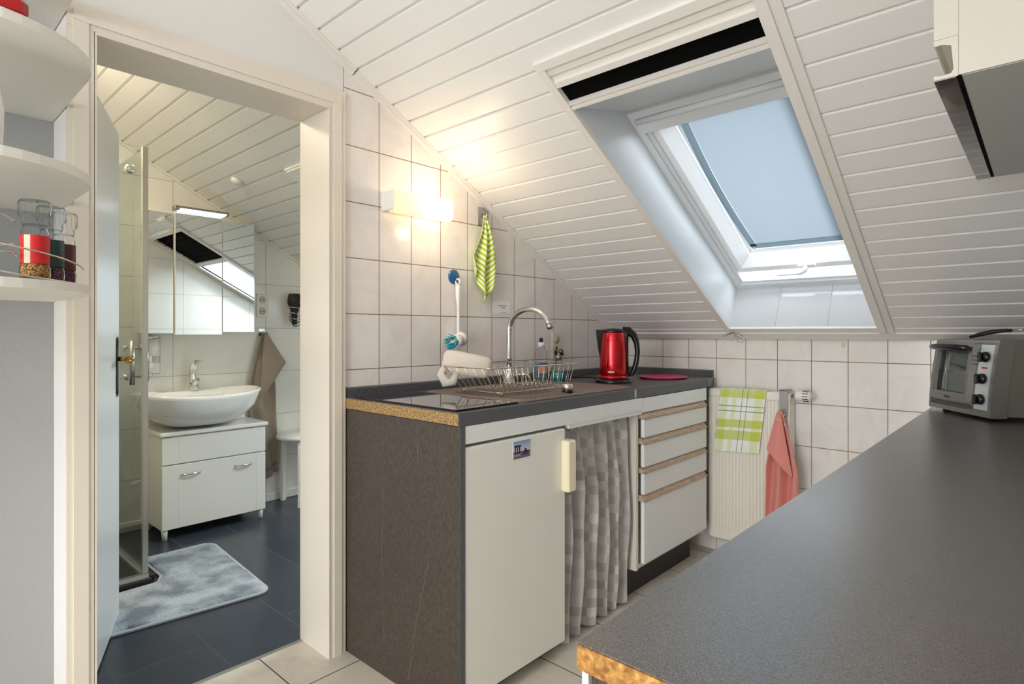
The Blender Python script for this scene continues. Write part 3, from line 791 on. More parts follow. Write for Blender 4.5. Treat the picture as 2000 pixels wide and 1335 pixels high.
# wire dish rack
rk = thing('dish_rack', 'chrome wire dish rack standing on the sink drainer', 'dish rack', (.35, 1.65, zt))
rx0, rx1, ry0, ry1 = .195, .460, 1.395, 1.905
zr = 1.000; zb = zt+.012
def rect_loop(x0, x1, y0, y1, z, r=.03, n=4): return ring(x0, x1, y0, y1, z, r, n)
mb = MB(); mb.tube(rect_loop(rx0, rx1, ry0, ry1, zr, .018), .0024, 6, closed=True); mb.build('top_rim', 'wire_chrome', rk)
mb = MB(); mb.tube(rect_loop(rx0+.03, rx1-.015, ry0+.07, ry1-.03, zb), .0018, 6, closed=True); mb.build('bottom_rim', 'wire_chrome', rk)
mb = MB()
ny = 15
for i in range(ny):
    t = (i+.5)/ny; y0 = ry0+.02+(ry1-ry0-.04)*t; yb = ry0+.08+(ry1-ry0-.12)*t
    mb.tube([(rx0, y0, zr), (rx0+.03, yb, zb), (rx1-.015, yb, zb), (rx1, y0, zr)], .0011, 5)
for i in range(5):
    t = (i+.5)/5; x = rx0+.03+(rx1-rx0-.05)*t
    mb.tube([(x, ry0, zr), (x, ry0+.07, zb), (x, ry1-.03, zb), (x, ry1, zr)], .0011, 5)
mb.build('side_wires', 'wire_chrome', rk)
mb = MB()
for i in range(10):
    y = 1.60+i*.024
    for x in (.29, .36): mb.tube([(x-.03, y, zb), (x, y+.02, zb+.055), (x+.03, y, zb)], .0011, 5)
mb.build('plate_holders', 'wire_chrome', rk)
for x in (rx0+.04, rx1-.03):
    for y in (ry0+.09, ry1-.05):
        mb = MB(); mb.tube([(x, y, zb), (x, y, zt+.0005)], .004, 8); mb.build('foot', 'wire_chrome', rk)

# white bottle lying in the rack
jg = thing('white_bottle', 'milky white plastic bottle lying in the dish rack', 'bottle', (.28, 1.52, zt+.02))
Mj = Matrix.Translation((.245, 1.475, 1.012)) @ Matrix.Rotation(radians(42), 4, 'Z') @ Matrix.Rotation(radians(12), 4, 'Y')
mb = MB(); 
secs = [(-.075, .020, .030, -.005), (-.068, .030, .036, 0), (-.03, .038, .042, 0), (.03, .038, .042, 0), (.085, .036, .040, .002), (.10, .026, .030, .004)]
rs = []
for (x, a, b_, dz) in secs:
    rs.append([Vector((x, a*(abs(cos(t))**.6)*(1 if cos(t) > 0 else -1), dz-.004+b_*(abs(sin(t))**.6)*(1 if sin(t) > 0 else -1))) for t in [2*pi*k/20 for k in range(20)]])
rings(mb, rs); rings(mb, [rs[0]], 0, True); mb.xf(Mj); mb.build('body', 'milky_plastic', jg)
mb = MB(); mb.tube([(-.060, -.036, -.03), (-.066, -.05, -.055), (-.045, -.05, -.082), (-.02, -.042, -.075), (-.015, -.03, -.04)], [.014, .016, .018, .016, .012], 12); mb.xf(Mj); mb.build('handle', 'milky_plastic', jg)
mb = MB(); mb.tube([(-.052, -.053, -.045), (-.058, -.056, -.06), (-.05, -.0585, -.072)], [.004, .005, .002], 8); mb.xf(Mj); mb.build('mark', 'label_blue', jg)

# long handled brush hanging on a suction hook
hk = thing('suction_hook', 'round blue suction hook stuck on the tiles left of the striped towel', 'hook', (0, 1.646, 1.354))
mb = MB(); mb.lathe([(.031, 0), (.030, .003), (.020, .007), (.008, .009), (0, .0095)], (0.0005, 1.646, 1.356), 28, axis='x'); mb.build('suction_cup', 'blue_plastic', hk)
mb = MB(); mb.tube([(.009, 1.646, 1.350), (.016, 1.647, 1.338), (.024, 1.648, 1.335), (.026, 1.648, 1.343)], .0035, 8); mb.build('peg', 'blue_plastic', hk)
br_ = thing('dish_brush', 'white long-handled dish brush with turquoise bristles hanging on blue hook', 'brush', (.02, 1.65, 1.1))
mb = MB(); mb.tube([(.024, 1.649, 1.318), (.024, 1.650, 1.26), (.024, 1.651, 1.235), (.022, 1.652, 1.14), (.024, 1.653, 1.115)], [.011, .011, .0065, .006, .008], 10)
for i in range(9): mb.box(.0335, .0358, 1.642, 1.657, 1.305-i*.009, 1.308-i*.009)
mb.tube(arc((.024, 1.333), .012, 0, 2*pi, 16, 'xz', 1.648)[:-1], .004, 6, closed=True)
mb.build('handle', 'white_plastic', br_)
mb = MB(); mb.lathe([(0, -.022), (.018, -.020), (.029, -.008), (.031, .004), (.028, .016), (.014, .024), (0, .025)], (.032, 1.653, 1.095), 20, axis='y'); mb.tube([(.042, 1.642, 1.09), (.050, 1.600, 1.084)], [.024, .028], 18); mb.build('head', 'white_plastic', br_)
mb = MB(); 
for i in range(70):
    a = random.random()*2*pi; r = .026*sqrt(random.random()); d = Vector((.15, -.97, -.12)).normalized(); u = d.orthogonal().normalized(); v_ = d.cross(u)
    p = Vector((.050, 1.600, 1.084))+u*r*cos(a)+v_*r*sin(a); mb.tube([p-d*.004, p+d*.022+(u*cos(a)+v_*sin(a))*.008], .0019, 4)
mb.build('bristles', 'teal_bristles', br_)

# kettle
KX, KY, KZ = .362, 2.305, ZW+.0005
kt = thing('electric_kettle', 'red metallic electric kettle with black handle on the grey worktop', 'kettle', (KX, KY, KZ))
mb = MB(); mb.lathe([(.082, 0), (.084, .004), (.080, .012), (.070, .018), (0, .018)], (KX, KY, KZ), 36); mb.build('base', 'black_plastic', kt)
mb = MB(); mb.lathe([(.067, .019), (.0675, .024), (.066, .032)], (KX, KY, KZ), 36, caps=True); mb.build('foot_ring', 'red_metal', kt)
mb = MB(); mb.lathe([(.062, .030), (.0635, .036), (.0622, .10), (.0600, .17), (.0570, .228), (.0555, .231)], (KX, KY, KZ), 48); mb.build('body', 'red_metal', kt)
hd = Vector((.739, .673, 0)); hn = Vector((-.673, .739, 0))
mb = MB(); mb.lathe([(.0575, .228), (.058, .236), (.048, .243), (.02, .248), (0, .249)], (KX, KY, KZ), 36); mb.build('lid', 'black_plastic', kt)
mb = MB()
def kp(a, z, off=0): q_ = Vector((KX, KY, KZ))+hd*a+hn*off; return Vector((q_.x, q_.y, KZ+z))
secs = [kp(-.060, .236), kp(-.064, .20), kp(-.066, .15), kp(-.068, .10)]
rs = []
for (z, a, wd) in ((.242, -.080, .030), (.20, -.076, .024), (.15, -.069, .016), (.11, -.061, .006)):
    rs.append([kp(-.050, z, -wd), kp(a, z, -wd*.25), kp(a, z, wd*.25), kp(-.050, z, wd)])
rings(mb, rs, 0, True, False); mb.build('spout', 'black_plastic', kt)
mb = MB()
path = [(.045, .238), (.070, .236), (.095, .215), (.108, .18), (.112, .14), (.108, .10), (.098, .065), (.086, .038), (.07, .030)]
rs = []
for i, (a, z) in enumerate(path):
    p0_ = path[max(i-1, 0)]; p1_ = path[min(i+1, len(path)-1)]
    t = Vector((p1_[0]-p0_[0], p1_[1]-p0_[1])).normalized(); nn = Vector((-t.y, t.x)); w1 = (.018, .020, .016, .013, .012, .012, .012, .010, .006)[i]; w2 = .014
    rs.append([kp(a+nn.x*w1*cos(q_), z+nn.y*w1*cos(q_), w2*sin(q_)) for q_ in [2*pi*k/12 for k in range(12)]])
rings(mb, rs); 
rs = [[kp(.056+.014*cos(q_), z, .026*sin(q_)) for q_ in [2*pi*k/12 for k in range(12)]] for z in (.235, .19, .12, .04)]
rings(mb, rs)
mb.build('handle', 'black_plastic', kt)
mb = MB(); vd = Vector((cam.location.x-KX, cam.location.y-KY, 0)).normalized(); vn = Vector((-vd.y, vd.x, 0))
def kface(u, z, r=.0705):
    a = u/r; q_ = Vector((KX, KY, KZ+z))+(vd*cos(a)+vn*sin(a))*r; return q_
def ksurf(z): return .0635-(.0065)*(z-.036)/.19
for z0, z1 in ((.07, .20),):
    pts = [kface(-.026+0*z, z, ksurf(z)+.0008) for z in (z0, z0+.04, z0+.09, z1)]; mb.tube(pts, .0022, 6)
mb.build('water_gauge', 'black_plastic', kt)
mb = MB()
for i, (u0, u1) in enumerate(((-.024, -.020), (-.018, -.013), (-.011, -.007), (-.005, -.003), (-.001, .004))):
    mb.quad([kface(u0, .047, .0642), kface(u1, .047, .0642), kface(u1, .054, .0640), kface(u0, .054, .0640)])
mb.build('logo', 'white_plastic', kt)
# kettle cable along the wall
mb = MB(); mb.tube([(.31, 2.36, ZW+.004), (.22, 2.42, ZW+.004), (.13, 2.45, ZW+.004), (.06, 2.36, ZW+.004), (.03, 2.25, ZW+.02), (.022, 2.315, .97), (.016, 2.328, 1.052)], .0035, 8)
tag(mb.build('power_cable', 'wire_black'), 'black power cable running from the kettle to the wall socket', 'cable')

# pink tray
mb = MB()
PXc = (.435, 2.66)
prof = [(0, .002), (.085, .002), (.098, .006), (.102, .010), (.104, .010), (.100, .004), (.088, 0), (0, 0)]
mb.lathe(prof[::-1], (PXc[0]-.02, PXc[1]+.02, ZW+.0008), 36, sx=1.12, sy=1.25, caps=False)
tag(mb.build('pink_tray', 'pink_plastic'), 'bright pink shallow plastic plate on the worktop behind the kettle', 'plate')

# two bottles
b1 = thing('dish_soap_bottle', 'clear squeeze bottle of turquoise dish soap with dark blue cap', 'bottle', (.2, 1.98, ZW))
BX, BY = .060, 2.150; z0 = ZW+.0015
mb = MB(); mb.lathe([(.030, .008), (.034, .014), (.0345, .05), (.029, .08), (.033, .11), (.031, .135), (.018, .158), (.015, .165)], (BX, BY, z0), 24, sy=.75); mb.build('bottle_shell', 'bottle_plastic', b1)
mb = MB(); mb.lathe([(.030, .0), (.0325, .012), (.033, .05), (.0275, .08), (0, .081)], (BX, BY, z0), 24, sy=.75); mb.build('liquid', 'aqua_liquid', b1)
mb = MB(); mb.lathe([(.0165, .158), (.0165, .178), (.010, .182)], (BX, BY, z0), 20); mb.build('collar', 'white_plastic', b1)
mb = MB(); mb.lathe([(.009, .182), (.009, .198), (.004, .204), (0, .204)], (BX, BY, z0), 16); mb.build('cap', 'navy', b1)
mb = MB()
for i in range(9):
    for j in range(1): 
        a0 = -1.2+i*.1
lab = []
def bl_(u, v):
    a = -1.1+u*1.5-0.2; r = .0338-(.003 if False else 0); return Vector((BX+(.0352)*cos(a), BY+.75*.0352*sin(a), z0+.028+.05*v-.004*0))
mb.grid(bl_, 8, 3); mb.build('label', 'orange_label', b1)
mb = MB()
def bl2(u, v):
    a = -1.1+u*1.5-0.2; return Vector((BX+(.0356)*cos(a), BY+.75*.0356*sin(a), z0+.022+.014*v))
mb.grid(bl2, 8, 1); mb.build('label_band', 'label_blue', b1); mb = MB()
def bl3(u, v):
    a = -1.1+u*1.5-0.2; return Vector((BX+(.0356)*cos(a), BY+.75*.0356*sin(a), z0+.074+.010*v))
mb.grid(bl3, 8, 1); mb.build('label_band', 'label_blue', b1)
b2 = thing('soap_dispenser', 'pump dispenser half full of teal soap next to the clear bottle', 'soap dispenser', (.153, 2.16, ZW))
BX, BY = .153, 2.165
mb = MB(); mb.lathe([(.032, .001), (.036, .006), (.034, .06), (.026, .085), (.014, .10), (.013, .104)], (BX, BY, z0), 24); mb.build('bottle_shell', 'bottle_plastic', b2)
mb = MB(); mb.lathe([(.031, 0), (.0345, .008), (.0332, .05), (0, .0505)], (BX, BY, z0), 24); mb.build('liquid', 'teal_liquid', b2)
mb = MB(); mb.lathe([(.0145, .100), (.0145, .122), (.006, .125), (.005, .138), (.009, .14), (.009, .148), (0, .15)], (BX, BY, z0), 18); mb.tube([(BX, BY, z0+.144), (BX+.02, BY-.012, z0+.143), (BX+.03, BY-.018, z0+.137)], [.006, .005, .004], 8); mb.build('pump', 'grey_metal', b2)

# wall fittings on the left wall
so = thing('wall_socket', 'cream double wall socket on the tiles behind the soap bottles', 'socket', (0, 2.335, 1.08))
mb = MB(); mb.box(0.0005, .010, 2.298, 2.372, .985, 1.122, r=.004); mb.build('cover', 'socket_cream', so)
for zz in (1.087, 1.020):
    mb = MB(); mb.lathe([(.021, 0), (.021, .001), (0, .001)], (0.0102, 2.335, zz), 20, axis='x'); mb.build('socket_well', 'brown_socket_hole', so)
mb = MB(); mb.lathe([(.020, 0), (.020, .026), (.014, .032), (0, .033)], (0.0105, 2.335, 1.020), 20, axis='x'); tag(mb.build('power_plug', 'black_plastic'), 'round black plug in the lower cream socket', 'plug')
st = thing('sticker', 'small clear adhesive label with two lines of print on the tiles near the tap', 'sticker', (0, 1.93, 1.235))
mb = MB(); mb.prism([(1.876, 1.205), (1.992, 1.208), (1.995, 1.266), (1.876, 1.262)], 0, 0.0004, 0.0012); mb.build('backing', 'tap_ceramic', st)
mb = MB(); mb.box(.0013, .0016, 1.918, 1.974, 1.243, 1.2455); mb.box(.0013, .0016, 1.935, 1.962, 1.233, 1.2360); mb.box(.0013, .0016, 1.928, 1.972, 1.213, 1.2142); mb.build('print', 'ink', st)
hp = thing('towel_hook', 'brushed steel adhesive hook plate at the top of the tiles under the slope', 'hook', (0, 1.818, 1.63))
mb = MB(); mb.box(.0005, .003, 1.786, 1.852, 1.592, 1.672, r=.001); mb.build('plate', 'brushed_steel', hp)
mb = MB(); mb.tube([(.003, 1.812, 1.64), (.016, 1.812, 1.63), (.03, 1.812, 1.628), (.034, 1.812, 1.640)], .004, 8); mb.build('peg', 'brushed_steel', hp)

def hang(name, fn, nu, nv, matn, label, cat, solid=.003, uvs=(1, 1)):
    mb = MB(); mb.grid(fn, nu, nv, uvscale=uvs); o = mb.build(name, matn, None, solid=solid, subsurf=1)
    return tag(o, label, cat)
# gathered striped towel : hung by its middle, hanging to a point
def f_striped(u, v):
    L_ = .385*(1-.36*abs(2*u-1)**1.1); wmax = .165
    t = v
    wd = wmax*min(1, .10+1.25*t)*(1-.0*t)
    if t > .75: wd *= 1-(t-.75)*1.35*(1-abs(2*u-1)*.4)
    y = 1.805+(u-.5)*wd-.004+0.012*sin(3*t)
    x = .030+.016*min(1, t*2)*cos(u*2*pi*2.5+.6)+.006*sin(t*7)
    return (x, y, 1.632-L_*t)
hang('striped_towel', f_striped, 40, 36, 'cloth_striped', 'lime and white striped towel hanging from steel hook under the slope', 'towel')

# wall lamp
lp = thing('wall_lamp', 'long ribbed white glass wall lamp glowing warm above the worktop', 'wall lamp', (0, 1.43, 1.61))
mb = MB(); mb.box(.0005, .012, 1.282, 1.575, 1.578, 1.638, r=.002); mb.box(.0005, .072, 1.2835, 1.2915, 1.574, 1.646, r=.003); mb.tube([(.02, 1.2820, 1.61), (.02, 1.2836, 1.61)], .004, 8); mb.build('housing', 'white_plastic', lp)
mb = MB()
n = 30; poly = [(.012, 1.571)]
for i in range(n+1):
    a = -pi/2+pi*i/n
poly = []
zs_ = [(.030, 1.570), (.070, 1.570), (.078, 1.576), (.080, 1.584), (.080, 1.640), (.076, 1.648), (.068, 1.651), (.030, 1.651)]
ribs = []
for i in range(len(zs_)-1):
    a = Vector(zs_[i]); b_ = Vector(zs_[i+1]); k = max(1, int((b_-a).length/.0045)); nn = Vector(((b_-a).y, -(b_-a).x)).normalized()
    for j in range(k): ribs.append(a+(b_-a)*j/k+nn*(.0011 if j % 2 else 0))
ribs.append(Vector(zs_[-1]))
vs = []; Y0, Y1 = 1.2925, 1.577
for y in (Y0, Y1-.008): vs += [(q_.x, y, q_.y) for q_ in ribs]
vs += [(q_.x*.93, Y1, 1.61+(q_.y-1.61)*.9) for q_ in ribs]
k = len(ribs); mb.add(vs, [(i, i+1, k+i+1, k+i) for i in range(k-1)]+[(k+i, k+i+1, 2*k+i+1, 2*k+i) for i in range(k-1)], 0)
mb.f.append(list(range(2*k, 3*k))); mb.m.append(0); mb.sm.append(False)
mb.build('shade', 'lamp_diffuser', lp)
mb = MB(); mb.lathe([(0, -.03), (.009, -.028), (.011, 0), (.009, .028), (0, .03)], (.045, 1.515, 1.61), 16, axis='y'); mb.build('bulb', 'bulb_glow', lp)
for nm, loc, pw in (('wall_lamp_bulb_light', (.05, 1.515, 1.61), 0.55), ('wall_lamp_glow_up', (.16, 1.50, 1.66), 1.05), ('wall_lamp_glow_down', (.15, 1.50, 1.54), 0.45)):
    l = bpy.data.lights.new(nm, 'POINT'); l.energy = pw; l.shadow_soft_size = .02 if pw == 0.55 else .03; l.color = (1.0, .80, .56)
    o = bpy.data.objects.new(nm, l); o.location = loc; C.objects.link(o)

# ------------------------------------------------------------------ cabinets below
FX = 0.600
mb = MB(); mb.box(.06, .594, 1.150, 1.652, .800, .8520); mb.box(.594, FX, 1.152, 2.152, .800, .8520); mb.box(.590, .597, 1.652, 2.152, .784, .7995); mb.box(.585, .5995, 1.648, 1.657, .786, .7995)
tag(mb.build('fascia_board', 'laminate_white'), 'white fascia board under the worktop edge above fridge and curtain', 'fascia')
fr = thing('fridge', 'cream white under-counter fridge with vertical handle and a photo magnet', 'fridge', (.3, 1.4, 0))
mb = MB(); mb.box(.04, .552, 1.154, 1.640, .03, .796, r=.004); mb.build('body', 'fridge_white', fr)
mb = MB(); mb.box(.554, FX, 1.152, 1.628, .050, .790, r=.005); mb.build('door', 'fridge_white', fr)
mb = MB(); mb.box(.06, .54, 1.158, 1.636, .0, .028); mb.build('plinth', 'plinth', fr)
mb = MB(); mb.box(.586, .612, 1.6285, 1.646, .575, .752, r=.003); mb.box(.600, .634, 1.600, 1.646, .575, .752, r=.005); 
mb.build('handle', 'cream_plastic', fr)
mg = thing('magnet', 'small rectangular photo magnet of a city skyline on the fridge door', 'magnet', (.601, 1.395, .75))
mb = MB(); mb.box(.6003, .6018, 1.353, 1.438, .722, .781, r=.0006); mb.build('backing', 'white_plastic', mg)
mb = MB(); mb.quad([(.6020, 1.355, .724), (.6020, 1.436, .724), (.6020, 1.436, .779), (.6020, 1.355, .779)], 0, [(0, 0), (1, 0), (1, 1), (0, 1)])
for y0, y1, z0_, z1_ in ((1.362, 1.367, .738, .763), (1.372, 1.377, .738, .763), (1.382, 1.387, .738, .763), (1.360, 1.392, .761, .766), (1.400, 1.428, .738, .744), (1.408, 1.418, .742, .752), (1.39, 1.432, .732, .737)):
    mb.box(.6020, .6022, y0, y1, z0_, z1_, 1)
mb.build('print', ['magnet_print', 'navy'], mg)

# curtain
def f_cur(u, v):
    n_ = 5.4
    y = 1.666+.447*u
    ph = 2*pi*n_*(u+.014*sin(9*u))
    amp = .010+.026*min(1, v*3.2)*(.7+.3*sin(4.1*u+1))
    if v < .06: amp = .008+.004*sin(60*u)
    x = .540+amp*sin(ph)+.004*sin(13*v+20*u)+.012*sin(pi*v)
    yy = y+.007*cos(ph)*min(1, v*3)+.006*sin(3*v+8*u)*v-.010*v*(1-u)
    z = .792-.785*v+(.012*v*abs(sin(ph/2)))
    return (x, yy, z)
hang('curtain', f_cur, 220, 40, 'cloth_curtain', 'silver grey checked curtain hanging between the fridge and the drawers', 'curtain', solid=.0012, uvs=(.72, 1))
mb = MB(); mb.tube([(.545, 1.655, .778), (.545, 2.15, .778)], .004, 8); tag(mb.build('curtain_rod', 'carcass'), 'thin white rod carrying the checked curtain under the fascia', 'curtain rod')

# drawer cabinet
dc = thing('drawer_cabinet', 'white drawer cabinet with copper coloured grip strips beside the radiator', 'cabinet', (.3, 2.46, 0))
Y0, Y1 = 2.132, 2.775
mb = MB(); mb.box(.04, .582, Y0, Y0+.018, .135, .852); mb.box(.04, .582, Y1-.018, Y1, .135, .852); mb.box(.04, .575, Y0+.018, Y1-.018, .135, .153); mb.box(.04, .56, Y0+.018, Y1-.018, .153, .846); mb.build('carcass', 'carcass', dc)
mb = MB(); mb.box(.05, .515, Y0+.03, Y1-.004, 0, .1345); mb.build('plinth', 'plinth', dc)
mb = MB(); mb.box(.583, FX, 2.156, Y1, .790, .850, r=.0015); mb.build('top_panel', 'laminate_white', dc)
YF0 = 2.168
for i, (za, zb_) in enumerate(((.684, .760), (.560, .654), (.446, .533), (.158, .415))):
    d_ = MB(); d_.box(.583, FX, YF0, Y1, za, zb_, r=.0015); do = d_.build('drawer', 'laminate_white', dc)
zst = ((.762, .787), (.656, .682), (.535, .558), (.417, .443))
for za, zb_ in zst:
    d_ = MB(); d_.prism([(.576, zb_), (.588, zb_), (.5985, za+.009), (.606, za+.006), (.606, za+.001), (.576, za+.001)], 1, 2.159, Y1-.003)
    d_.build('grip_strip', 'copper_strip', dc)

# ------------------------------------------------------------------ radiator and its cloths
rd = thing('radiator', 'white ribbed panel radiator on the tiled wall under the roof window', 'radiator', (.77, 2.88, .45))
RX0, RX1, RYF = .575, .962, 2.853
mb = MB()
n = 22; pts = []
for i in range(n+1):
    x = RX0+.012+(RX1-RX0-.024)*i/n
    if i < n:
        dx = (RX1-RX0-.024)/n
        pts += [(x, RYF+.006), (x+dx*.18, RYF), (x+dx*.62, RYF), (x+dx*.80, RYF+.006)]
    else: pts.append((x, RYF+.006))
vs = []
for z in (.135, .815): vs += [(p_[0], p_[1], z) for p_ in pts]
k = len(pts); mb.add(vs, [(i, i+1, k+i+1, k+i) for i in range(k-1)], 0, False)
mb.box(RX0, RX0+.0125, RYF-.001, 2.935, .10, .838, r=.004); mb.box(RX1-.0125, RX1, RYF-.001, 2.935, .10, .838, r=.004)
mb.box(RX0+.01, RX1-.01, RYF+.008, 2.930, .10, .80)
mb.build('panel', 'radiator_white', rd)
mb = MB(); mb.box(RX0-.002, RX1+.002, RYF-.004, 2.935, .800, .842, r=.007); mb.build('top_cover', 'radiator_white', rd)
mb = MB(); mb.box(RX0+.004, RX1-.004, RYF-.003, 2.93, .090, .140, r=.010); mb.build('bottom_cover', 'radiator_white', rd)
vh = MB(); vh.tube([(RX1, 2.885, .828), (RX1+.03, 2.885, .828)], .011, 12); vh.build('valve_pipe', 'chrome', rd)
vh = MB(); vh.lathe([(.018, 0), (.024, .004), (.0245, .05), (.021, .060), (.014, .066), (0, .067)], (RX1+.022, 2.872, .832), 24, 0, axis='x')
for i in range(12):
    a = 2*pi*i/12; vh.box(RX1+.055, RX1+.078, 2.872+.0242*cos(a)-.0016, 2.872+.0242*cos(a)+.0016, .832+.0242*sin(a)-.0016, .832+.0242*sin(a)+.0016, 1)
vh.build('thermostat', ['white_plastic', 'black_matte'], rd)
vh = MB(); vh.tube([(RX1+.03, 2.885, .828), (RX1+.085, 2.92, .828), (RX1+.085, 2.9485, .828)], .008, 10); vh.build('supply_pipe', 'radiator_white', rd)
# tea towel folded over the radiator
def f_tea(u, v):
    # v 0..0.28 back side up and over, then down the front
    x = .640+(.862-.640)*u
    Lf = .262-.012*u
    t = v*(Lf+.10)
    if t < .06: y, z = 2.90, .846-(.06-t)*.0+.0035
    if t < .045: y, z = 2.90-t*.9, .8475
    elif t < .06: 
        a = (t-.045)/.015*pi/2; y, z = 2.8595-.0135*sin(a), .8475-.0135*(1-cos(a))
    else: y, z = 2.846, .834-(t-.06)
    x += (-.030)*max(0, t-.06)/.26*(1.0) + .0
    y += -.003*sin(u*9)*min(1, max(0, t-.05)*12)
    return (x, y-.001, z)
hang('tea_towel', f_tea, 24, 40, 'cloth_checked', 'lime green and white checked tea towel folded over the radiator', 'tea towel', solid=.002)
# over-radiator hook with pink towel
oh = thing('radiator_hook', 'grey metal hook clipped over the right end of the radiator', 'hook', (.94, 2.85, .8))
mb = MB(); mb.box(.922, .958, 2.838, 2.842, .770, .856); mb.box(.922, .958, 2.838, 2.905, .853, .857); mb.box(.922, .958, 2.835, 2.8385, .735, .768); mb.build('clip', 'grey_metal', oh)
mb = MB(); mb.tube([(.945, 2.836, .745), (.945, 2.822, .740), (.945, 2.812, .742), (.945, 2.808, .752)], .004, 8); mb.build('peg', 'chrome', oh)
def f_pink(u, v):
    L_ = .60-.06*abs(2*u-1)
    wd = .125*min(1, .18+1.7*v)*(1+.25*v)
    x = .935+(u-.5)*wd+.020*v+.012*sin(4*v+1)*v
    fold = cos(u*2*pi*2.0+.4+1.4*v)
    y = 2.806-.024*min(1, v*2.5)*fold-.006*sin(v*6+u*3)
    return (x, y, .762-L_*v)
def flap(P0, P1, P2, P3, bulge, dirv):
    P0, P1, P2, P3, dirv = map(Vector, (P0, P1, P2, P3, dirv))
    def f(u, v):
        p_ = P0*(1-u)*(1-v)+P1*u*(1-v)+P2*u*v+P3*(1-u)*v
        return p_+dirv*bulge*sin(pi*u)*(.4+.6*v)
    return f
def hang2(name, f1, f2, nu, nv, matn, label, cat, solid):
    mb = MB(); mb.grid(f1, nu, nv); mb.grid(f2, nu//2, nv//2); o = mb.build(name, matn, None, solid=solid, subsurf=1)
    return tag(o, label, cat)
hang2('pink_towel', f_pink, flap((.925, 2.792, .752), (.945, 2.790, .750), (1.000, 2.776, .470), (.884, 2.782, .585), .018, (0, -1, 0)), 44, 40, 'cloth_pink', 'salmon pink terry towel hanging from the radiator hook', 'towel', .005)
mb = MB(); mb.box(1.155, 1.170, YB-.0012, YB-.0002, 1.055, 1.078, r=.0004); tag(mb.build('adhesive_remnant', 'label_cream'), 'small beige adhesive mark on a top tile right of the radiator', 'sticker')
# ================================================================== RIGHT SIDE
ZT = 0.8362; TX = 1.5106; TY = 0.4394
tb = thing('side_counter', 'large dark grey speckled counter with raw chipboard end in the right foreground', 'counter', (1.8, 1.7, 0))
mb = MB(); mb.box(TX, XW-.002, TY+.001, YB-.002, ZT-.0243, ZT, 0); mb.build('counter_top', 'table_top', tb)
mb = MB(); mb.box(TX+.0012, XW-.003, TY-.0005, TY+.0009, ZT-.0240, ZT-.0015); mb.build('raw_end', 'raw_chip', tb)['label'] = 'rough chipboard edge'
mb = MB(); mb.box(TX+.004, XW-.01, TY+.020, TY+.036, .05, ZT-.0255); mb.build('end_panel', 'linen_laminate', tb)
mb = MB(); mb.box(TX-.004, TX+.0035, TY+.014, TY+.040, .0, ZT-.0250, r=.001); mb.build('edge_strip', 'laminate_white', tb)['label'] = 'white edge strip'
mb = MB(); mb.box(TX+.012, TX+.03, TY+.06, YB-.01, .1, ZT-.0255); mb.box(TX+.06, TX+.07, TY+.06, YB-.01, .0, .0995); mb.build('front_panel', 'laminate_white', tb)

# mini oven
FL = Vector((1.512, 2.664, 0)); FR = Vector((1.703, 2.400, 0))
ex = (FR-FL).normalized(); ed = Vector((-ex.y, ex.x, 0)); OW = (FR-FL).length; OD = .225
MO = Matrix(((ex.x, ed.x, 0, FL.x), (ex.y, ed.y, 0, FL.y), (0, 0, 1, ZT), (0, 0, 0, 1)))   # local x along front, y into depth
ov = thing('mini_oven', 'small silver countertop oven with three black knobs on the grey side counter', 'mini oven', (1.7, 2.6, ZT))
zo0, zo1 = .016, .262
def lean(z): return .030*max(0.0, (z-zo0)/(zo1-zo0))**1.6   # front leans back at the top
mb = MB(); mb.prism([(.028, zo0), (OD, zo0), (OD, zo1-.006), (OD-.008, zo1), (.052, zo1), (.045, zo1-.004)], 0, .004, OW-.004)
mb.xf(MO); mb.build('housing', 'oven_side', ov)
mb = MB()
for i in range(3):
    for x in (OW-.0043,): mb.box(x, x+.0012, .12, .185, .175+i*.02, .178+i*.02)
mb.xf(MO); mb.build('side_vents', 'black_matte', ov)
def fq(x0, x1, z0, z1, d0, d1, mi, mb):   # piece following the leaning front ; d = depth range
    n_ = 6
    for i in range(n_):
        a = z0+(z1-z0)*i/n_; b_ = z0+(z1-z0)*(i+1)/n_
        mb.hexa([(x0, lean(a)+d0, a), (x1, lean(a)+d0, a), (x1, lean(a)+d1, a), (x0, lean(a)+d1, a), (x0, lean(b_)+d0, b_), (x1, lean(b_)+d0, b_), (x1, lean(b_)+d1, b_), (x0, lean(b_)+d1, b_)], mi)
mb = MB(); fq(0, OW, zo0-.004, zo0+.012, 0, .05, 0, mb); fq(0, OW, zo1-.012, zo1-.001, 0, .05, 0, mb); fq(0, .010, zo0+.0122, zo1-.0122, 0, .05, 0, mb); fq(OW-.012, OW, zo0+.0122, zo1-.0122, 0, .05, 0, mb); fq(.212, OW-.0122, zo0+.0122, zo1-.0122, .006, .03, 0, mb)
mb.xf(MO); mb.build('front_frame', 'oven_grey', ov)
mb = MB(); fq(OW-.082, OW-.020, zo0+.018, zo1-.016, .0020, .0058, 0, mb); mb.xf(MO); mb.build('control_panel', 'oven_panel', ov)
od = MB(); fq(.011, .2115, zo0+.032, zo0+.062, -.004, .01, 0, od); fq(.011, .2115, zo1-.040, zo1-.0125, -.004, .01, 0, od); fq(.011, .026, zo0+.0622, zo1-.0402, -.004, .01, 0, od); fq(.197, .2115, zo0+.0622, zo1-.0402, -.004, .01, 0, od)
od.xf(MO); odo = od.build('door', 'oven_grey', ov)
g_ = MB(); fq(.0262, .1968, zo0+.0622, zo1-.0402, .000, .003, 0, g_); g_.xf(MO); g_.build('pane', 'clear_glass', odo)
g_ = MB(); fq(.0262, .1968, zo0+.0622, zo1-.0402, .018, .019, 0, g_)
g_.xf(MO); g_.build('interior', 'oven_glass', ov)
g_ = MB()
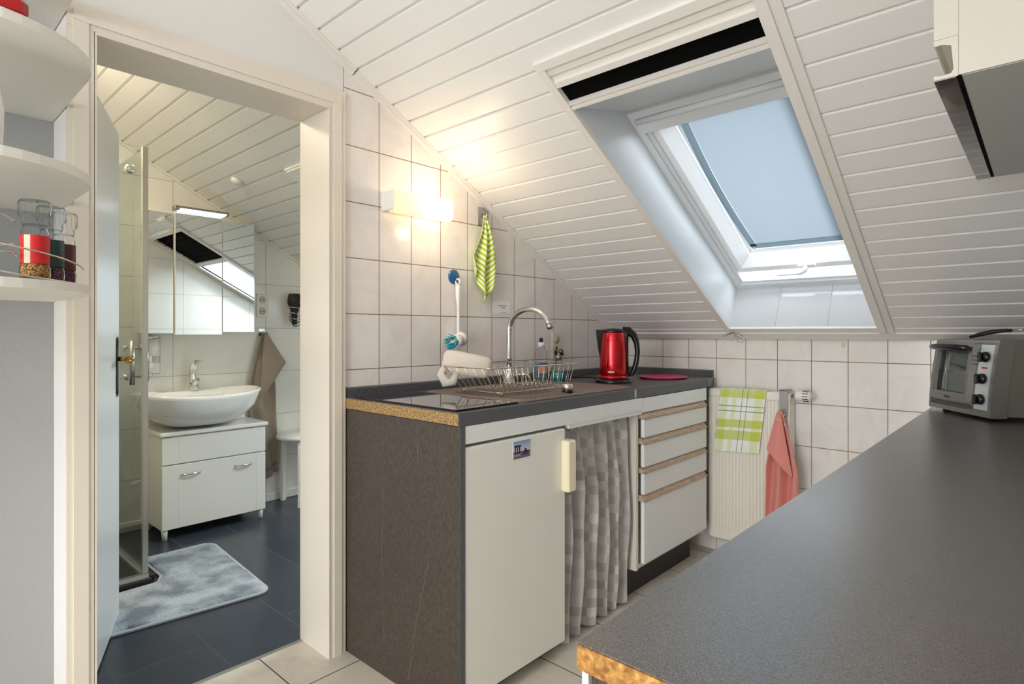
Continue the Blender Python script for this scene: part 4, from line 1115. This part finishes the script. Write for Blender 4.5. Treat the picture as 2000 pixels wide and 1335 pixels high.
for z in (.150,): g_.tube([(.028, lean(z)+.010, z), (.196, lean(z)+.010, z)], .0014, 6); g_.tube([(.028, lean(z)+.014, z-.006), (.196, lean(z)+.014, z-.006)], .001, 6)
g_.tube([(.062, lean(.1)+.010, .08), (.062, lean(.2)+.010, .215)], .0012, 6)
g_.xf(MO); g_.build('grill_rack', 'wire_chrome', ov)
h_ = MB(); hz = zo1-.030
h_.tube([(.012, lean(hz)-.020, hz+.002), (.06, lean(hz)-.034, hz+.003), (.11, lean(hz)-.037, hz+.003), (.165, lean(hz)-.034, hz+.003), (.210, lean(hz)-.020, hz+.002)], [.009, .011, .0115, .011, .009], 12)
h_.box(.014, .026, lean(hz)-.022, lean(hz)+.002, hz-.006, hz+.006); h_.box(.198, .210, lean(hz)-.022, lean(hz)+.002, hz-.006, hz+.006)
h_.xf(MO); h_.build('handle', 'black_plastic', odo)
mb = MB(); fq(.014, OW-.10, zo0+.0135, zo0+.030, .004, .02, 0, mb); mb.xf(MO); mb.build('lower_grille', 'grey_metal', ov)
mb = MB()
for i in range(52):
    for j in range(3): mb.box(.016+i*.0042+(j % 2)*.002, .0182+i*.0042+(j % 2)*.002, lean(zo0+.02)+.0030, lean(zo0+.02)+.0042, zo0+.0155+j*.0045, zo0+.0180+j*.0045)
mb.xf(MO); mb.build('grille_holes', 'black_matte', ov)['kind'] = 'stuff'
mb = MB()
for i in range(3): fq(.216, .240, .205-i*.013, .208-i*.013, .0045, .0062, 0, mb)
mb.xf(MO); mb.build('front_slots', 'black_matte', ov)
for z in (.206, .135, .068):
    k_ = MB(); kx = OW-.048; k_.lathe([(.0175, 0), (.0175, -.006), (.015, -.014), (0, -.0145)], (kx, lean(z)+.0019, z), 22, axis='y'); k_.box(kx-.005, kx+.005, lean(z)-.026, lean(z)-.0125, z-.016, z+.016, r=.003)
    k_.xf(MO); k_.build('knob', 'black_plastic', ov)
mb = MB(); mb.box(OW-.060, OW-.038, lean(.17)-.0005, lean(.17)+.0018, .168, .173); mb.xf(MO); mb.build('pilot_light', 'label_red', ov)
mb = MB(); mb.box(.095, .125, -.0055+lean(.06), -.0042+lean(.06), .056, .064, r=.0005); mb.xf(MO); mb.build('badge', 'ink', ov)
for x in (.03, OW-.04):
    for y in (.045, OD-.02):
        mb = MB(); mb.lathe([(.012, 0), (.010, .016)], (x, y, 0.0005), 12); mb.xf(MO); mb.build('foot', 'black_matte', ov)

# strainer with black handle lying on the oven
sv = thing('strainer', 'wire strainer with black handle lying on top of the silver oven', 'strainer', (1.75, 2.6, ZT+zo1))
zv = ZT+zo1
mb = MB(); mb.tube([(1.640, 2.56, zv+.008), (1.67, 2.555, zv+.018), (1.70, 2.55, zv+.026), (1.735, 2.545, zv+.031), (1.752, 2.543, zv+.031)], [.005, .0075, .0075, .006, .005], 10); mb.build('handle', 'black_matte', sv)
mb = MB()
cc = Vector((1.835, 2.54, zv+.0355))
mb.tube([cc+Vector((.058*cos(a), .058*sin(a), 0)) for a in [2*pi*i/28 for i in range(28)]], .0018, 6, closed=True)
mb.tube([(1.750, 2.545, zv+.031), (1.78, 2.552, zv+.034)], .0015, 6); mb.tube([(1.750, 2.541, zv+.031), (1.78, 2.524, zv+.034)], .0015, 6)
for i in range(7):
    a = (i-3)/3.6*.056; h = sqrt(.058**2-a*a)
    mb.tube([cc+Vector((-h, a, 0)), cc+Vector((-h*.55, a, -.026)), cc+Vector((0, a, -.033)), cc+Vector((h*.55, a, -.026)), cc+Vector((h, a, 0))], .0007, 4)
    mb.tube([cc+Vector((a, -h, 0)), cc+Vector((a, -h*.55, -.026)), cc+Vector((a, 0, -.033)), cc+Vector((a, h*.55, -.026)), cc+Vector((a, h, 0))], .0007, 4)
mb.build('wire_bowl', 'wire_chrome', sv)
# wooden board behind the oven
bd = MB(); n = 24
bd.prism([(1.600+.080*cos(2*pi*i/n), ZT+.118+.117*sin(2*pi*i/n)) for i in range(n)], 1, 2.905, 2.922)
tag(bd.build('wooden_board', 'board_wood'), 'round brown wooden board standing against the tiles behind the oven', 'cutting board')

# upper cabinet with glossy grip profile
k = .958
CX = 1.8307-.1094*k; CX2 = 1.8307-.1448*k; CY = 1.2678*k; CZ = 1.1223+.4461*k
uc = thing('wall_cabinet', 'white wall cabinet with dark glossy grip rail hanging under the slope top right', 'wall cabinet', (1.9, 1.7, CZ))
yend = (A0-.006-CZ)/B0
def cprof(z0, gap=.006): return None
mb = MB(); ye = yend
mb.prism([(CY, CZ), (ye-.002, CZ), (CY, A0-B0*CY-.012)], 0, CX, XW-.002); mb.build('body', 'cab_white', uc)
mb = MB(); mb.box(CX+.004, XW-.004, CY+.004, ye-.012, CZ-.0012, CZ-.0002); mb.build('underside', 'cab_under', uc)
zh = CZ+.066
mb = MB(); yd = (A0-.010-zh)/B0
mb.prism([(CY+.0005, zh+.0005), (yd, zh+.0005), (CY+.0005, A0-B0*CY-.014)], 0, CX2, CX-.0005)
mb.build('door', 'cab_white', uc)
mb = MB()   # grip rail : C-shaped profile, open to the front
prof = [(CX2, zh), (CX-.0006, zh), (CX-.0006, CZ-.001), (CX2, CZ-.001), (CX2, CZ+.006), (CX2+.004, CZ+.006), (CX2+.010, CZ+.004), (CX-.010, CZ+.006), (CX-.007, CZ+.012), (CX-.010, zh-.014), (CX2+.010, zh-.009), (CX2+.003, zh-.010), (CX2, zh-.008)]
mb.prism(prof, 1, CY+.0005, yd-.004); mb.build('grip_rail', 'cab_white', uc)
mb = MB(); mb.box(CX2+.0002, CX-.0035, CY+.001, ye+.005-.012, CZ-.0030, CZ-.0012); mb.build('rail_face', 'cab_strip', uc)['label'] = 'glossy dark face of the grip rail'
mb = MB(); mb.box(CX-.003, CX+.0035, CY+.001, ye-.012, CZ-.0022, CZ-.0012); mb.build('shadow_joint', 'black', uc)

# ================================================================== LEFT CORNER SHELF
XN = -0.134
cs = thing('corner_shelf', 'white rounded corner shelf unit beside the doorway', 'shelf', (.1, .1, 1.2))
def shelf_poly():
    pts = [(XN, YN-.002), (.250, YN-.002)]
    for i in range(1, 13):
        a = pi/2-pi/2*i/12; pts.append((.250+.211*cos(a), .100+.229*sin(a)))
    pts += [(.461, -.35), (XN, -.35)]
    return pts
for z0_, z1_ in ((1.686, 1.7045), (1.4395, 1.4575), (1.2045, 1.2225)):
    mb = MB(); mb.prism(shelf_poly(), 2, z0_, z1_); mb.build('shelf', 'shelf_white', cs)
mb = MB(); mb.prism([(XN, YN-.002), (.185, YN-.002), (.185, -.35), (XN, -.35)], 2, 1.925, 1.945); mb.build('top_board', 'shelf_white', cs)

# red tin on the top shelf
mb = MB(); mb.box(.27, .430, .02, .200, 1.7050, 1.748, r=.012); tag(mb.build('red_tin', 'red_enamel'), 'dark red box at the far left on the uppermost rounded shelf', 'box')
# white jug on the middle shelf
jw = thing('white_jar', 'rounded white ceramic jar at the left edge of the middle rounded shelf', 'jar', (.30, .11, 1.458))
mb = MB(); mb.lathe([(.045, 0), (.058, .006), (.066, .03), (.068, .09), (.062, .14), (.045, .175), (.03, .188), (0, .19)], (.345, .106, 1.458), 40); mb.build('body', 'tap_ceramic', jw)

# spice mills in a wire stand
def mill(P, label, lab1, lab2, spice, h=.150, sc=1.0):
    t = thing('spice_mill', label, 'spice mill', P, 'spice mills on the lowest shelf')
    x, y, z = P
    r = .0235*sc
    m_ = MB(); m_.lathe([(r, .001), (r*1.04, .006), (r*1.04, .022), (r*.94, .026), (r*.94, .088), (r*.80, .098), (r*.80, .104)], P, 28); m_.build('glass_jar', 'bottle_plastic', t)
    m_ = MB(); m_.lathe([(r*.9, .002), (r*.95, .008), (r*.95, .02), (r*.86, .026), (r*.86, .048), (0, .05)], P, 24); m_.build('spice', spice, t)
    m_ = MB(); m_.lathe([(r*.98, .028), (r*.985, .082)], P, 40, caps=False)
    m_.m = [0]*len(m_.m)
    for i in range(len(m_.f)):
        a = 2*pi*(i+.5)/40; 
        d = (a+0.95) % (2*pi)
        m_.m[i] = 1 if d < .55 else 0
    m_.build('label', [lab1, lab2], t)
    m_ = MB(); m_.lathe([(r*.86, .102), (r*.90, .106), (r*.88, .116), (r*1.10, .120), (r*1.12, .146), (r*1.0, .150), (r*.9, .1505), (0, .1505)], P, 28)
    m_.build('grinder_cap', 'bottle_plastic', t)
    m_ = MB()
    for i in range(16):
        a = 2*pi*i/16; m_.tube([(x+r*1.12*cos(a), y+r*1.12*sin(a), z+.122), (x+r*1.12*cos(a), y+r*1.12*sin(a), z+.144)], .0008, 4)
    m_.build('cap_ribs', 'bottle_plastic', t)
    return t
zsf = 1.2225
mill((.3895, .2140, zsf+.0035), 'glass spice mill with red label and brown spice, front one of three', 'label_red', 'label_cream', 'spice_brown')
mill((.3450, .2460, zsf+.0035), 'glass spice mill with dark green label, middle one of three', 'label_black', 'label_cream', 'spice_dark', sc=.92)
mill((.2900, .2760, zsf+.0035), 'glass spice mill with dark maroon label, rear one of three', 'label_maroon', 'label_red', 'spice_purple', sc=.92)
wr = thing('wire_stand', 'curved chrome wire stand holding the three spice mills', 'spice rack', (.36, .2, zsf))
def wire(pts, r=.0016): 
    m_ = MB(); P_ = [Vector(p) for p in pts]; out = []
    n_ = len(P_)
    for i in range(n_-1):
        p0_ = P_[max(i-1, 0)]; p1_ = P_[i]; p2_ = P_[i+1]; p3_ = P_[min(i+2, n_-1)]
        for j in range(6):
            t_ = j/6; out.append(.5*((2*p1_)+(-p0_+p2_)*t_+(2*p0_-5*p1_+4*p2_-p3_)*t_*t_+(-p0_+3*p1_-3*p2_+p3_)*t_**3))
    out.append(P_[-1]); m_.tube(out, r, 6); return m_
wire([(.425, .10, 1.286), (.440, .150, 1.284), (.436, .195, 1.277), (.400, .252, 1.269), (.345, .292, 1.262), (.300, .308, 1.258)], .0018).build('upper_wire', 'wire_chrome', wr)
wire([(.46, .10, 1.270), (.45, .145, 1.274), (.432, .175, 1.285), (.40, .178, 1.287)], .0016).build('inner_wire', 'wire_chrome', wr)
wire([(.46, .09, 1.250), (.45, .14, 1.266), (.425, .175, 1.270), (.36, .190, 1.268)], .0016).build('inner_wire', 'wire_chrome', wr)
wire([(.425, .10, 1.240), (.438, .15, 1.235), (.436, .19, 1.228), (.405, .240, 1.2245), (.345, .282, 1.2245), (.275, .304, 1.2245), (.262, .28, 1.2245), (.33, .225, 1.2245), (.38, .17, 1.2245), (.42, .12, 1.2245)], .0018).build('base_wire', 'wire_chrome', wr)
wire([(.455, .10, 1.318), (.450, .135, 1.330), (.440, .160, 1.335), (.425, .178, 1.327)], .0020).build('scroll_wire', 'wire_chrome', wr)
wire([(.47, .10, 1.226), (.44, .15, 1.2245), (.40, .16, 1.2243)], .0018).build('base_scroll', 'wire_chrome', wr)

# ================================================================== BATHROOM
# vanity
vn_ = thing('vanity_unit', 'white bathroom vanity cabinet with two chrome bow handles below the basin', 'vanity', (-1.8, 1.33, 0))
VX = -1.655; VY0, VY1 = 1.048, 1.610
mb = MB(); mb.box(-1.975, VX-.020, VY0, VY1, .058, .560); mb.build('body', 'vanity_white', vn_)
mb = MB(); mb.box(-1.98, VX+.014, VY0-.012, VY1+.012, .5605, .584, r=.005); mb.build('top', 'vanity_white', vn_)
mb = MB(); mb.box(VX-.0195, VX, VY0, VY1, .408, .556, r=.002); mb.box(VX, VX+.0008, VY0+.081, VY0+.083, .412, .552); mb.build('upper_panel', 'vanity_white', vn_)
d_ = MB(); d_.box(VX-.0195, VX, VY0, VY1, .058, .402, r=.002); d_.box(VX, VX+.0008, VY0+.081, VY0+.083, .062, .398); d_.box(VX, VX+.0008, VY1-.056, VY1-.054, .062, .398); do = d_.build('flap_door', 'vanity_white', vn_)
for y0 in (1.145, 1.430):
    d_ = MB(); d_.tube([(VX, y0, .346), (VX+.016, y0+.008, .346), (VX+.022, y0+.048, .346), (VX+.016, y0+.088, .346), (VX, y0+.096, .346)], .005, 8); d_.build('handle', 'chrome', do)
for y in (VY0+.02, VY1-.02):
    for x in (VX-.025, -1.955):
        mb = MB(); mb.lathe([(.014, 0), (.014, .03), (.018, .0575)], (x, y, 0.0003), 14); mb.build('foot', 'vanity_white', vn_)
# white trap cover behind the basin
mb = MB(); mb.box(-1.984, -1.86, 1.49, 1.58, .5848, .65, r=.01); tag(mb.build('trap_cover', 'vanity_white'), 'small white box behind the basin on the vanity top', 'box')
# basin
bs = thing('washbasin', 'white oval ceramic washbasin mounted above the vanity', 'washbasin', (-1.75, 1.27, .6))
bc = (-1.755, 1.270)
def oval(hx, hy, z, off=0, tilt=0, n=48, p=2.5):
    out = []
    for i in range(n):
        a = 2*pi*i/n; c_, s_ = cos(a), sin(a)
        x = hx*(abs(c_)**(2/p))*(1 if c_ > 0 else -1); y = hy*(abs(s_)**(2/p))*(1 if s_ > 0 else -1)
        lift = .022*(abs(y)/hy)**2*(1 if tilt else 0)
        out.append(Vector((max(-1.985, bc[0]+off+x), bc[1]+y, z+lift)))
    return out
mb = MB()
rings(mb, [oval(.10, .13, .598, -.03), oval(.14, .17, .606, -.02), oval(.185, .245, .645, -.01), oval(.215, .295, .70, -.0), oval(.232, .322, .752, 0, 1), oval(.236, .330, .768, 0, 1), oval(.232, .326, .775, 0, 1), oval(.222, .312, .772, 0, 1), oval(.19, .275, .735, .01), oval(.14, .20, .675, .015), oval(.05, .06, .655, .015)])
mb.f.append(list(range(48))[::-1]); mb.m.append(0); mb.sm.append(False)
mb.build('bowl', 'tap_ceramic', bs)
mb = MB(); mb.box(-1.985, -1.895, 1.08, 1.47, .735, .7765, r=.018); mb.build('tap_ledge', 'tap_ceramic', bs)
mb = MB(); mb.lathe([(.008, 0), (.008, .003), (0, .003)], (-1.943, 1.345, .752), 12, axis='x'); mb.build('overflow', 'black_matte', bs)
# tap
tp2 = thing('basin_tap', 'curved chrome mixer tap on the white washbasin', 'tap', (-1.93, 1.305, .785))
tx, ty = -1.925, 1.300
mb = MB(); mb.lathe([(.026, 0), (.024, .012), (.022, .03)], (tx, ty, .7825), 20); mb.tube([(tx, ty, .795), (tx+.022, ty+.004, .835), (tx+.045, ty+.008, .845)], [.022, .016, .011], 12); mb.build('body', 'chrome', tp2)
rs = []
for (dx, dz, wy, th_) in ((-.004, .03, .022, .018), (-.016, .07, .020, .014), (-.014, .11, .019, .011), (.004, .145, .018, .009), (.035, .168, .017, .007), (.070, .176, .016, .005), (.098, .176, .015, .003)):
    rs.append([Vector((tx+dx+th_*cos(q_), ty+dx*.12+wy*sin(q_), .7825+dz+th_*.6*cos(q_+1.2))) for q_ in [2*pi*j/12 for j in range(12)]])
mb = MB(); rings(mb, rs); mb.build('lever', 'chrome', tp2)

# mirror cabinet : three doors
mc = thing('mirror_cabinet', 'three-door mirrored bathroom cabinet above the washbasin', 'mirror cabinet', (-1.9, 1.4, 1.1))
for (y0, y1, za, zb_, xf_) in ((1.000, 1.166, 1.116, 1.805, -1.846), (1.170, 1.430, 1.108, 1.812, -1.838), (1.434, 1.628, 1.124, 1.800, -1.846)):
    mb = MB(); mb.box(-1.986, xf_-.020, y0+.001, y1-.001, za+.003, zb_-.002); mb.build('body', 'vanity_white', mc)
    d_ = MB(); d_.box(xf_-.0185, xf_-.0008, y0, y1, za, zb_, r=.0015); do = d_.build('door', 'vanity_white', mc)
    d_ = MB(); d_.box(xf_-.0007, xf_, y0+.0025, y1-.0025, za+.003, zb_-.003); d_.build('mirror_pane', 'mirror', do)
ml = thing('mirror_light', 'bright slim chrome light over the middle mirror door', 'mirror light', (-1.82, 1.3, 1.83))
mb = MB(); mb.box(-1.845, -1.790, 1.155, 1.452, 1.818, 1.842, r=.004); mb.box(-1.86, -1.84, 1.19, 1.42, 1.8135, 1.826); mb.build('housing', 'grey_metal', ml)
mb = MB(); mb.box(-1.7898, -1.7870, 1.180, 1.435, 1.8195, 1.8270); mb.box(-1.838, -1.795, 1.18, 1.43, 1.8155, 1.8175); mb.build('light_strip', 'led_glow', ml)
# soap dispenser
sd = thing('wall_soap_dispenser', 'chrome and glass soap dispenser on the wall left of the basin tap', 'soap dispenser', (-1.98, 1.08, .95))
mb = MB(); mb.box(-1.986, -1.965, 1.055, 1.095, .87, 1.10, r=.004); mb.lathe([(.040, 0), (.040, .006), (0, .008)], (-1.93, 1.085, 1.095), 24); mb.build('bracket', 'chrome', sd)
mb = MB(); mb.lathe([(.032, 0), (.036, .01), (.036, .20), (.030, .205)], (-1.93, 1.085, .888), 24); mb.build('container', 'bottle_plastic', sd)
mb = MB(); mb.lathe([(.033, .004), (.0345, .01), (.0345, .06), (0, .061)], (-1.93, 1.085, .888), 24); mb.lathe([(.033, .10), (.0347, .102), (.0347, .198), (0, .2)], (-1.93, 1.085, .888), 24); mb.build('liquid', 'white_plastic', sd)
# sockets, hook, towel
s2 = thing('wall_socket', 'pale double wall socket on the bathroom tiles beside the mirror', 'socket', (-1.98, 1.737, 1.3))
mb = MB(); mb.box(-1.9865, -1.976, 1.700, 1.775, 1.222, 1.376, r=.004); mb.build('cover', 'socket_white', s2)
for zz in (1.338, 1.262):
    mb = MB(); mb.lathe([(.024, 0), (.024, .0012), (.019, .0012), (.018, -.0008), (0, -.0008)], (-1.9757, 1.737, zz), 20, axis='x'); mb.build('socket_well', 'brown_socket_hole', s2)
    for dy in (-.009, .009):
        mb = MB(); mb.lathe([(.0032, 0), (.0032, .0008), (0, .0008)], (-1.9764, 1.737+dy, zz), 8, axis='x'); mb.build('pin_hole', 'black', s2)
h3 = thing('towel_hook', 'small chrome hook plate on the bathroom tiles above the taupe towel', 'hook', (-1.98, 1.735, 1.12))
mb = MB(); mb.box(-1.9865, -1.982, 1.715, 1.757, 1.100, 1.148, r=.001); mb.build('plate', 'chrome', h3)
mb = MB(); mb.tube([(-1.982, 1.736, 1.125), (-1.965, 1.736, 1.12), (-1.955, 1.736, 1.13)], .004, 8); mb.build('peg', 'chrome', h3)
def f_taupe(u, v):
    L_ = .97*(1-.05*u)
    wd = .035+.14*min(1, v*2.6) if v < .5 else .175-.07*(v-.5)*2
    wd *= (1 if v < .8 else 1-(v-.8)*1.2)
    y = 1.748+(u-.62)*wd+.050*v*v-.012*sin(pi*v)
    x = -1.950+.014*min(1, v*3)*cos(2*pi*1.6*u+1.2+v*1.2)+.004*sin(9*v)
    return (x, y, 1.125-L_*v)
hang2('hand_towel', f_taupe, flap((-1.925, 1.725, 1.110), (-1.925, 1.750, 1.112), (-1.915, 1.868, .925), (-1.912, 1.690, .680), .014, (1, 0, 0)), 36, 44, 'cloth_taupe', 'long taupe towel hanging from the chrome hook beside the vanity', 'towel', .005)
# hair dryer in a wire spiral
hdh = thing('hair_dryer_holder', 'chrome wire spiral holder on the bathroom wall', 'holder', (-1.95, 1.94, 1.26))
mb = MB(); pts = []
for i in range(90):
    t_ = i/89; a = 2*pi*4*t_; r = .052-.026*t_
    pts.append((-1.918+r*cos(a), 1.935+.012*t_+r*sin(a), 1.325-.155*t_))
mb.tube(pts, .0025, 6); mb.tube([(-1.9865, 1.95, 1.16), (-1.97, 1.948, 1.16), (-1.945, 1.947, 1.172)], .0025, 6); mb.build('spiral', 'wire_chrome', hdh)
hdr = thing('hair_dryer', 'black hair dryer stuck upside down in the wire holder', 'hair dryer', (-1.91, 1.93, 1.26))
mb = MB(); mb.lathe([(.014, -.115), (.017, -.10), (.019, -.04), (.030, 0), (.044, .03), (.045, .055), (.038, .095), (.034, .098), (0, .095)], (-1.918, 1.930, 1.285), 22)
mb.build('barrel', 'black_matte', hdr)
mb = MB(); mb.lathe([(.036, 0), (.034, .004), (0, .001)], (-1.918, 1.930, 1.381), 22); mb.build('nozzle', 'grey_metal', hdr)
mb = MB(); 
for j in range(3):
    mb.tube([(-1.90+.01*j, 1.965, 1.33-.03*j), (-1.90, 1.99, 1.29-.03*j), (-1.905, 1.975, 1.22-.02*j), (-1.91, 1.93, 1.20-.02*j), (-1.90, 1.885, 1.25-.02*j)], .0035, 6)
mb.build('cable', 'black_matte', hdr)
# stool
so_ = thing('stool', 'round white three-legged stool in the bathroom beside the towel', 'stool', (-1.80, 1.92, 0))
SX, SY = -1.815, 1.935
mb = MB(); mb.lathe([(.0, .428), (.160, .428), (.166, .434), (.166, .446), (.160, .452), (0, .452)], (SX, SY, 0), 40); mb.build('seat', 'white_plastic', so_)
for a in (radians(-32), radians(-150), radians(90)):
    d = Vector((cos(a), sin(a), 0)); n_ = Vector((-sin(a), cos(a), 0))
    path = [(.05, .423), (.105, .423), (.128, .412), (.138, .388), (.140, .36), (.145, .0005)]
    rs = []
    for (r, z) in path:
        c_ = Vector((SX, SY, 0))+d*r+Vector((0, 0, z))
        t_ = .006
        if z > .42: rs.append([c_-n_*.019+Vector((0, 0, t_*-1)), c_+n_*.019+Vector((0, 0, -t_)), c_+n_*.019+Vector((0, 0, t_*.7)), c_-n_*.019+Vector((0, 0, t_*.7))])
        elif z > .4: rs.append([c_-n_*.019-d*.007-Vector((0, 0, .005)), c_+n_*.019-d*.007-Vector((0, 0, .005)), c_+n_*.019+d*.006+Vector((0, 0, .004)), c_-n_*.019+d*.006+Vector((0, 0, .004))])
        else: rs.append([c_-n_*.019-d*.009, c_+n_*.019-d*.009, c_+n_*.019+d*.009, c_-n_*.019+d*.009])
    mb = MB(); rings(mb, rs, 0, True, False); mb.build('leg', 'white_plastic', so_)
# bath mat, cut out around the shower tray
def mat_poly(g=0):
    pts = []
    def corner(cx, cy, r, a0):
        for i in range(6):
            t_ = a0+pi/2*i/5; pts.append((cx+(r-g)*cos(t_), cy+(r-g)*sin(t_)))
    # counter-clockwise in X,Y
    pts.append((-.700-g, .585+g)); 
    corner(-.700, 1.115, .06, 0)      # near right corner
    corner(-1.39, 1.165, .06, pi/2)
    pts.append((-1.46+g, .890+g)); pts.append((-1.165+g, .890+g)); pts.append((-1.100+g, .860+g)); pts.append((-1.095+g, .585+g))
    return pts
bm = thing('bath_mat', 'fluffy blue-grey bath mat on the dark tiles wrapping the shower corner', 'bath mat', (-1.0, .95, 0))
mb = MB(); mb.prism(mat_poly(0), 2, .0008, .011); mb.build('border', 'mat_border', bm, bevel=.003)
import bmesh
bmm = bmesh.new(); vsx = [bmm.verts.new((x, y, 0)) for x, y in mat_poly(.012)]; bmm.faces.new(vsx)
geom = bmm.faces[:]+bmm.edges[:]+bmm.verts[:]
for i in range(36):
    bmesh.ops.bisect_plane(bmm, geom=bmm.faces[:]+bmm.edges[:]+bmm.verts[:], plane_co=(-1.47+i*.0225, 0, 0), plane_no=(1, 0, 0))
for i in range(30):
    bmesh.ops.bisect_plane(bmm, geom=bmm.faces[:]+bmm.edges[:]+bmm.verts[:], plane_co=(0, .59+i*.0225, 0), plane_no=(0, 1, 0))
for v in bmm.verts:
    edge = len([f for f in v.link_faces]) < 4
    v.co.z = .0112 if edge else .0165+random.uniform(-.0025, .0035)
me = bpy.data.meshes.new('pile'); bmm.to_mesh(me); bmm.free(); me.materials.append(MATS['mat_plush'])
for p_ in me.polygons: p_.use_smooth = True
po = bpy.data.objects.new('pile', me); C.objects.link(po); po.parent = bm; po.matrix_parent_inverse = Matrix.Translation(bm.location).inverted()

# shower
sh = thing('shower_enclosure', 'glass corner shower enclosure with chrome profiles standing on a dark tray', 'shower', (-1.55, .45, 0))
GX, GY = -1.132, .823
mb = MB(); mb.box(-1.985, -1.112, .03, .845, .0005, .030, r=.003); mb.box(-1.985, -1.150, .845, .868, .0005, .030, r=.003); mb.build('tray', 'tray_stone', sh)
mb = MB(); mb.box(-1.985, GX-.016, GY-.014, GY+.012, .0305, .050); mb.box(GX-.014, GX+.012, .03, GY+.012, .0305, .050); mb.build('bottom_rail', 'aluminium', sh)
mb = MB(); mb.box(-1.985, GX-.016, GY-.003, GY+.003, .0502, 1.944); mb.build('glass_panel', 'clear_glass', sh)
mb = MB(); mb.box(GX-.003, GX+.003, .03, GY-.014, .0502, 1.944); mb.build('glass_door', 'clear_glass', sh)
mb = MB(); mb.box(GX-.006, GX+.006, GY-.012, GY+.012, .0502, 1.950, r=.002); mb.build('corner_profile', 'aluminium', sh)
def bar(p, off, nm):
    mb = MB(); q_ = Vector(p)+Vector(off)
    mb.tube([q_+Vector((0, 0, .003)), q_+Vector((0, 0, .192))], .0105, 12)
    for z in (.028, .160):
        mb.tube([Vector(p)-Vector(off)*.5+Vector((0, 0, z)), q_+Vector((0, 0, z))], .005, 10); mb.tube([Vector(p)-Vector(off)*.75+Vector((0, 0, z)), Vector(p)-Vector(off)*.35+Vector((0, 0, z))], .012, 14)
    mb.build(nm, 'brushed_steel', sh)
bar((GX, .762, .893), (.045, 0, 0), 'handle'); bar((-1.305, GY, .890), (0, .055, 0), 'handle')
mb = MB(); mb.lathe([(.020, -.012), (.022, 0), (.020, .012), (.008, .016), (0, .016)], (GX+.002, .764, 1.838), 20, axis='x'); mb.build('roller', 'chrome', sh)
sp_ = thing('shower_hose', 'white flexible shower hose hanging inside the glass shower', 'shower hose', (-1.9, .6, 1.0))
mb = wire([(-1.93, .60, 1.02), (-1.90, .62, .85), (-1.86, .70, .62), (-1.88, .74, .38), (-1.92, .66, .28), (-1.93, .56, .5), (-1.93, .54, 1.75)], .008); mb.build('hose', 'lining', sp_)
mb = MB(); mb.lathe([(.05, 0), (.055, .012), (.02, .03), (.012, .06)], (-1.90, .54, 1.74), 24); mb.tube([(-1.986, .54, 1.78), (-1.93, .54, 1.775), (-1.90, .54, 1.79)], .012, 10); mb.build('shower_head', 'white_plastic', sp_)
mb = MB(); mb.tube([(-1.986, .60, 1.04), (-1.93, .60, 1.04)], .016, 12); mb.tube([(-1.945, .50, 1.04), (-1.945, .70, 1.04)], .022, 14); mb.build('mixer', 'chrome', sp_)
# ceiling items
sm = thing('smoke_detector', 'small white round fitting on the bathroom plank slope', 'detector', tuple(SP(-1.44, 1.73)))
mb = MB(); mb.lathe([(.030, .0), (.030, .010), (.024, .018), (0, .021)], (0, 0, 0), 28)
MS = Matrix.Translation(SP(-1.442, (O.y-1.353)/cos(TH), -.001)) @ Matrix.Rotation(-TH, 4, 'X') @ Matrix.Rotation(pi, 4, 'X'); mb.xf(MS); mb.build('cover', 'white_plastic', sm)
cl = thing('ceiling_light', 'small rectangular white ceiling light on the bathroom slope near the door', 'ceiling light', tuple(SP(-.88, 1.68)))
mb = MB(); sbox(mb, -.965, -.800, 1.635, 1.735, -.012, -.0005); mb.build('frame', 'white_plastic', cl)
mb = MB(); sbox(mb, -.955, -.810, 1.645, 1.725, -.020, -.0125); mb.build('diffuser', 'tap_ceramic', cl)
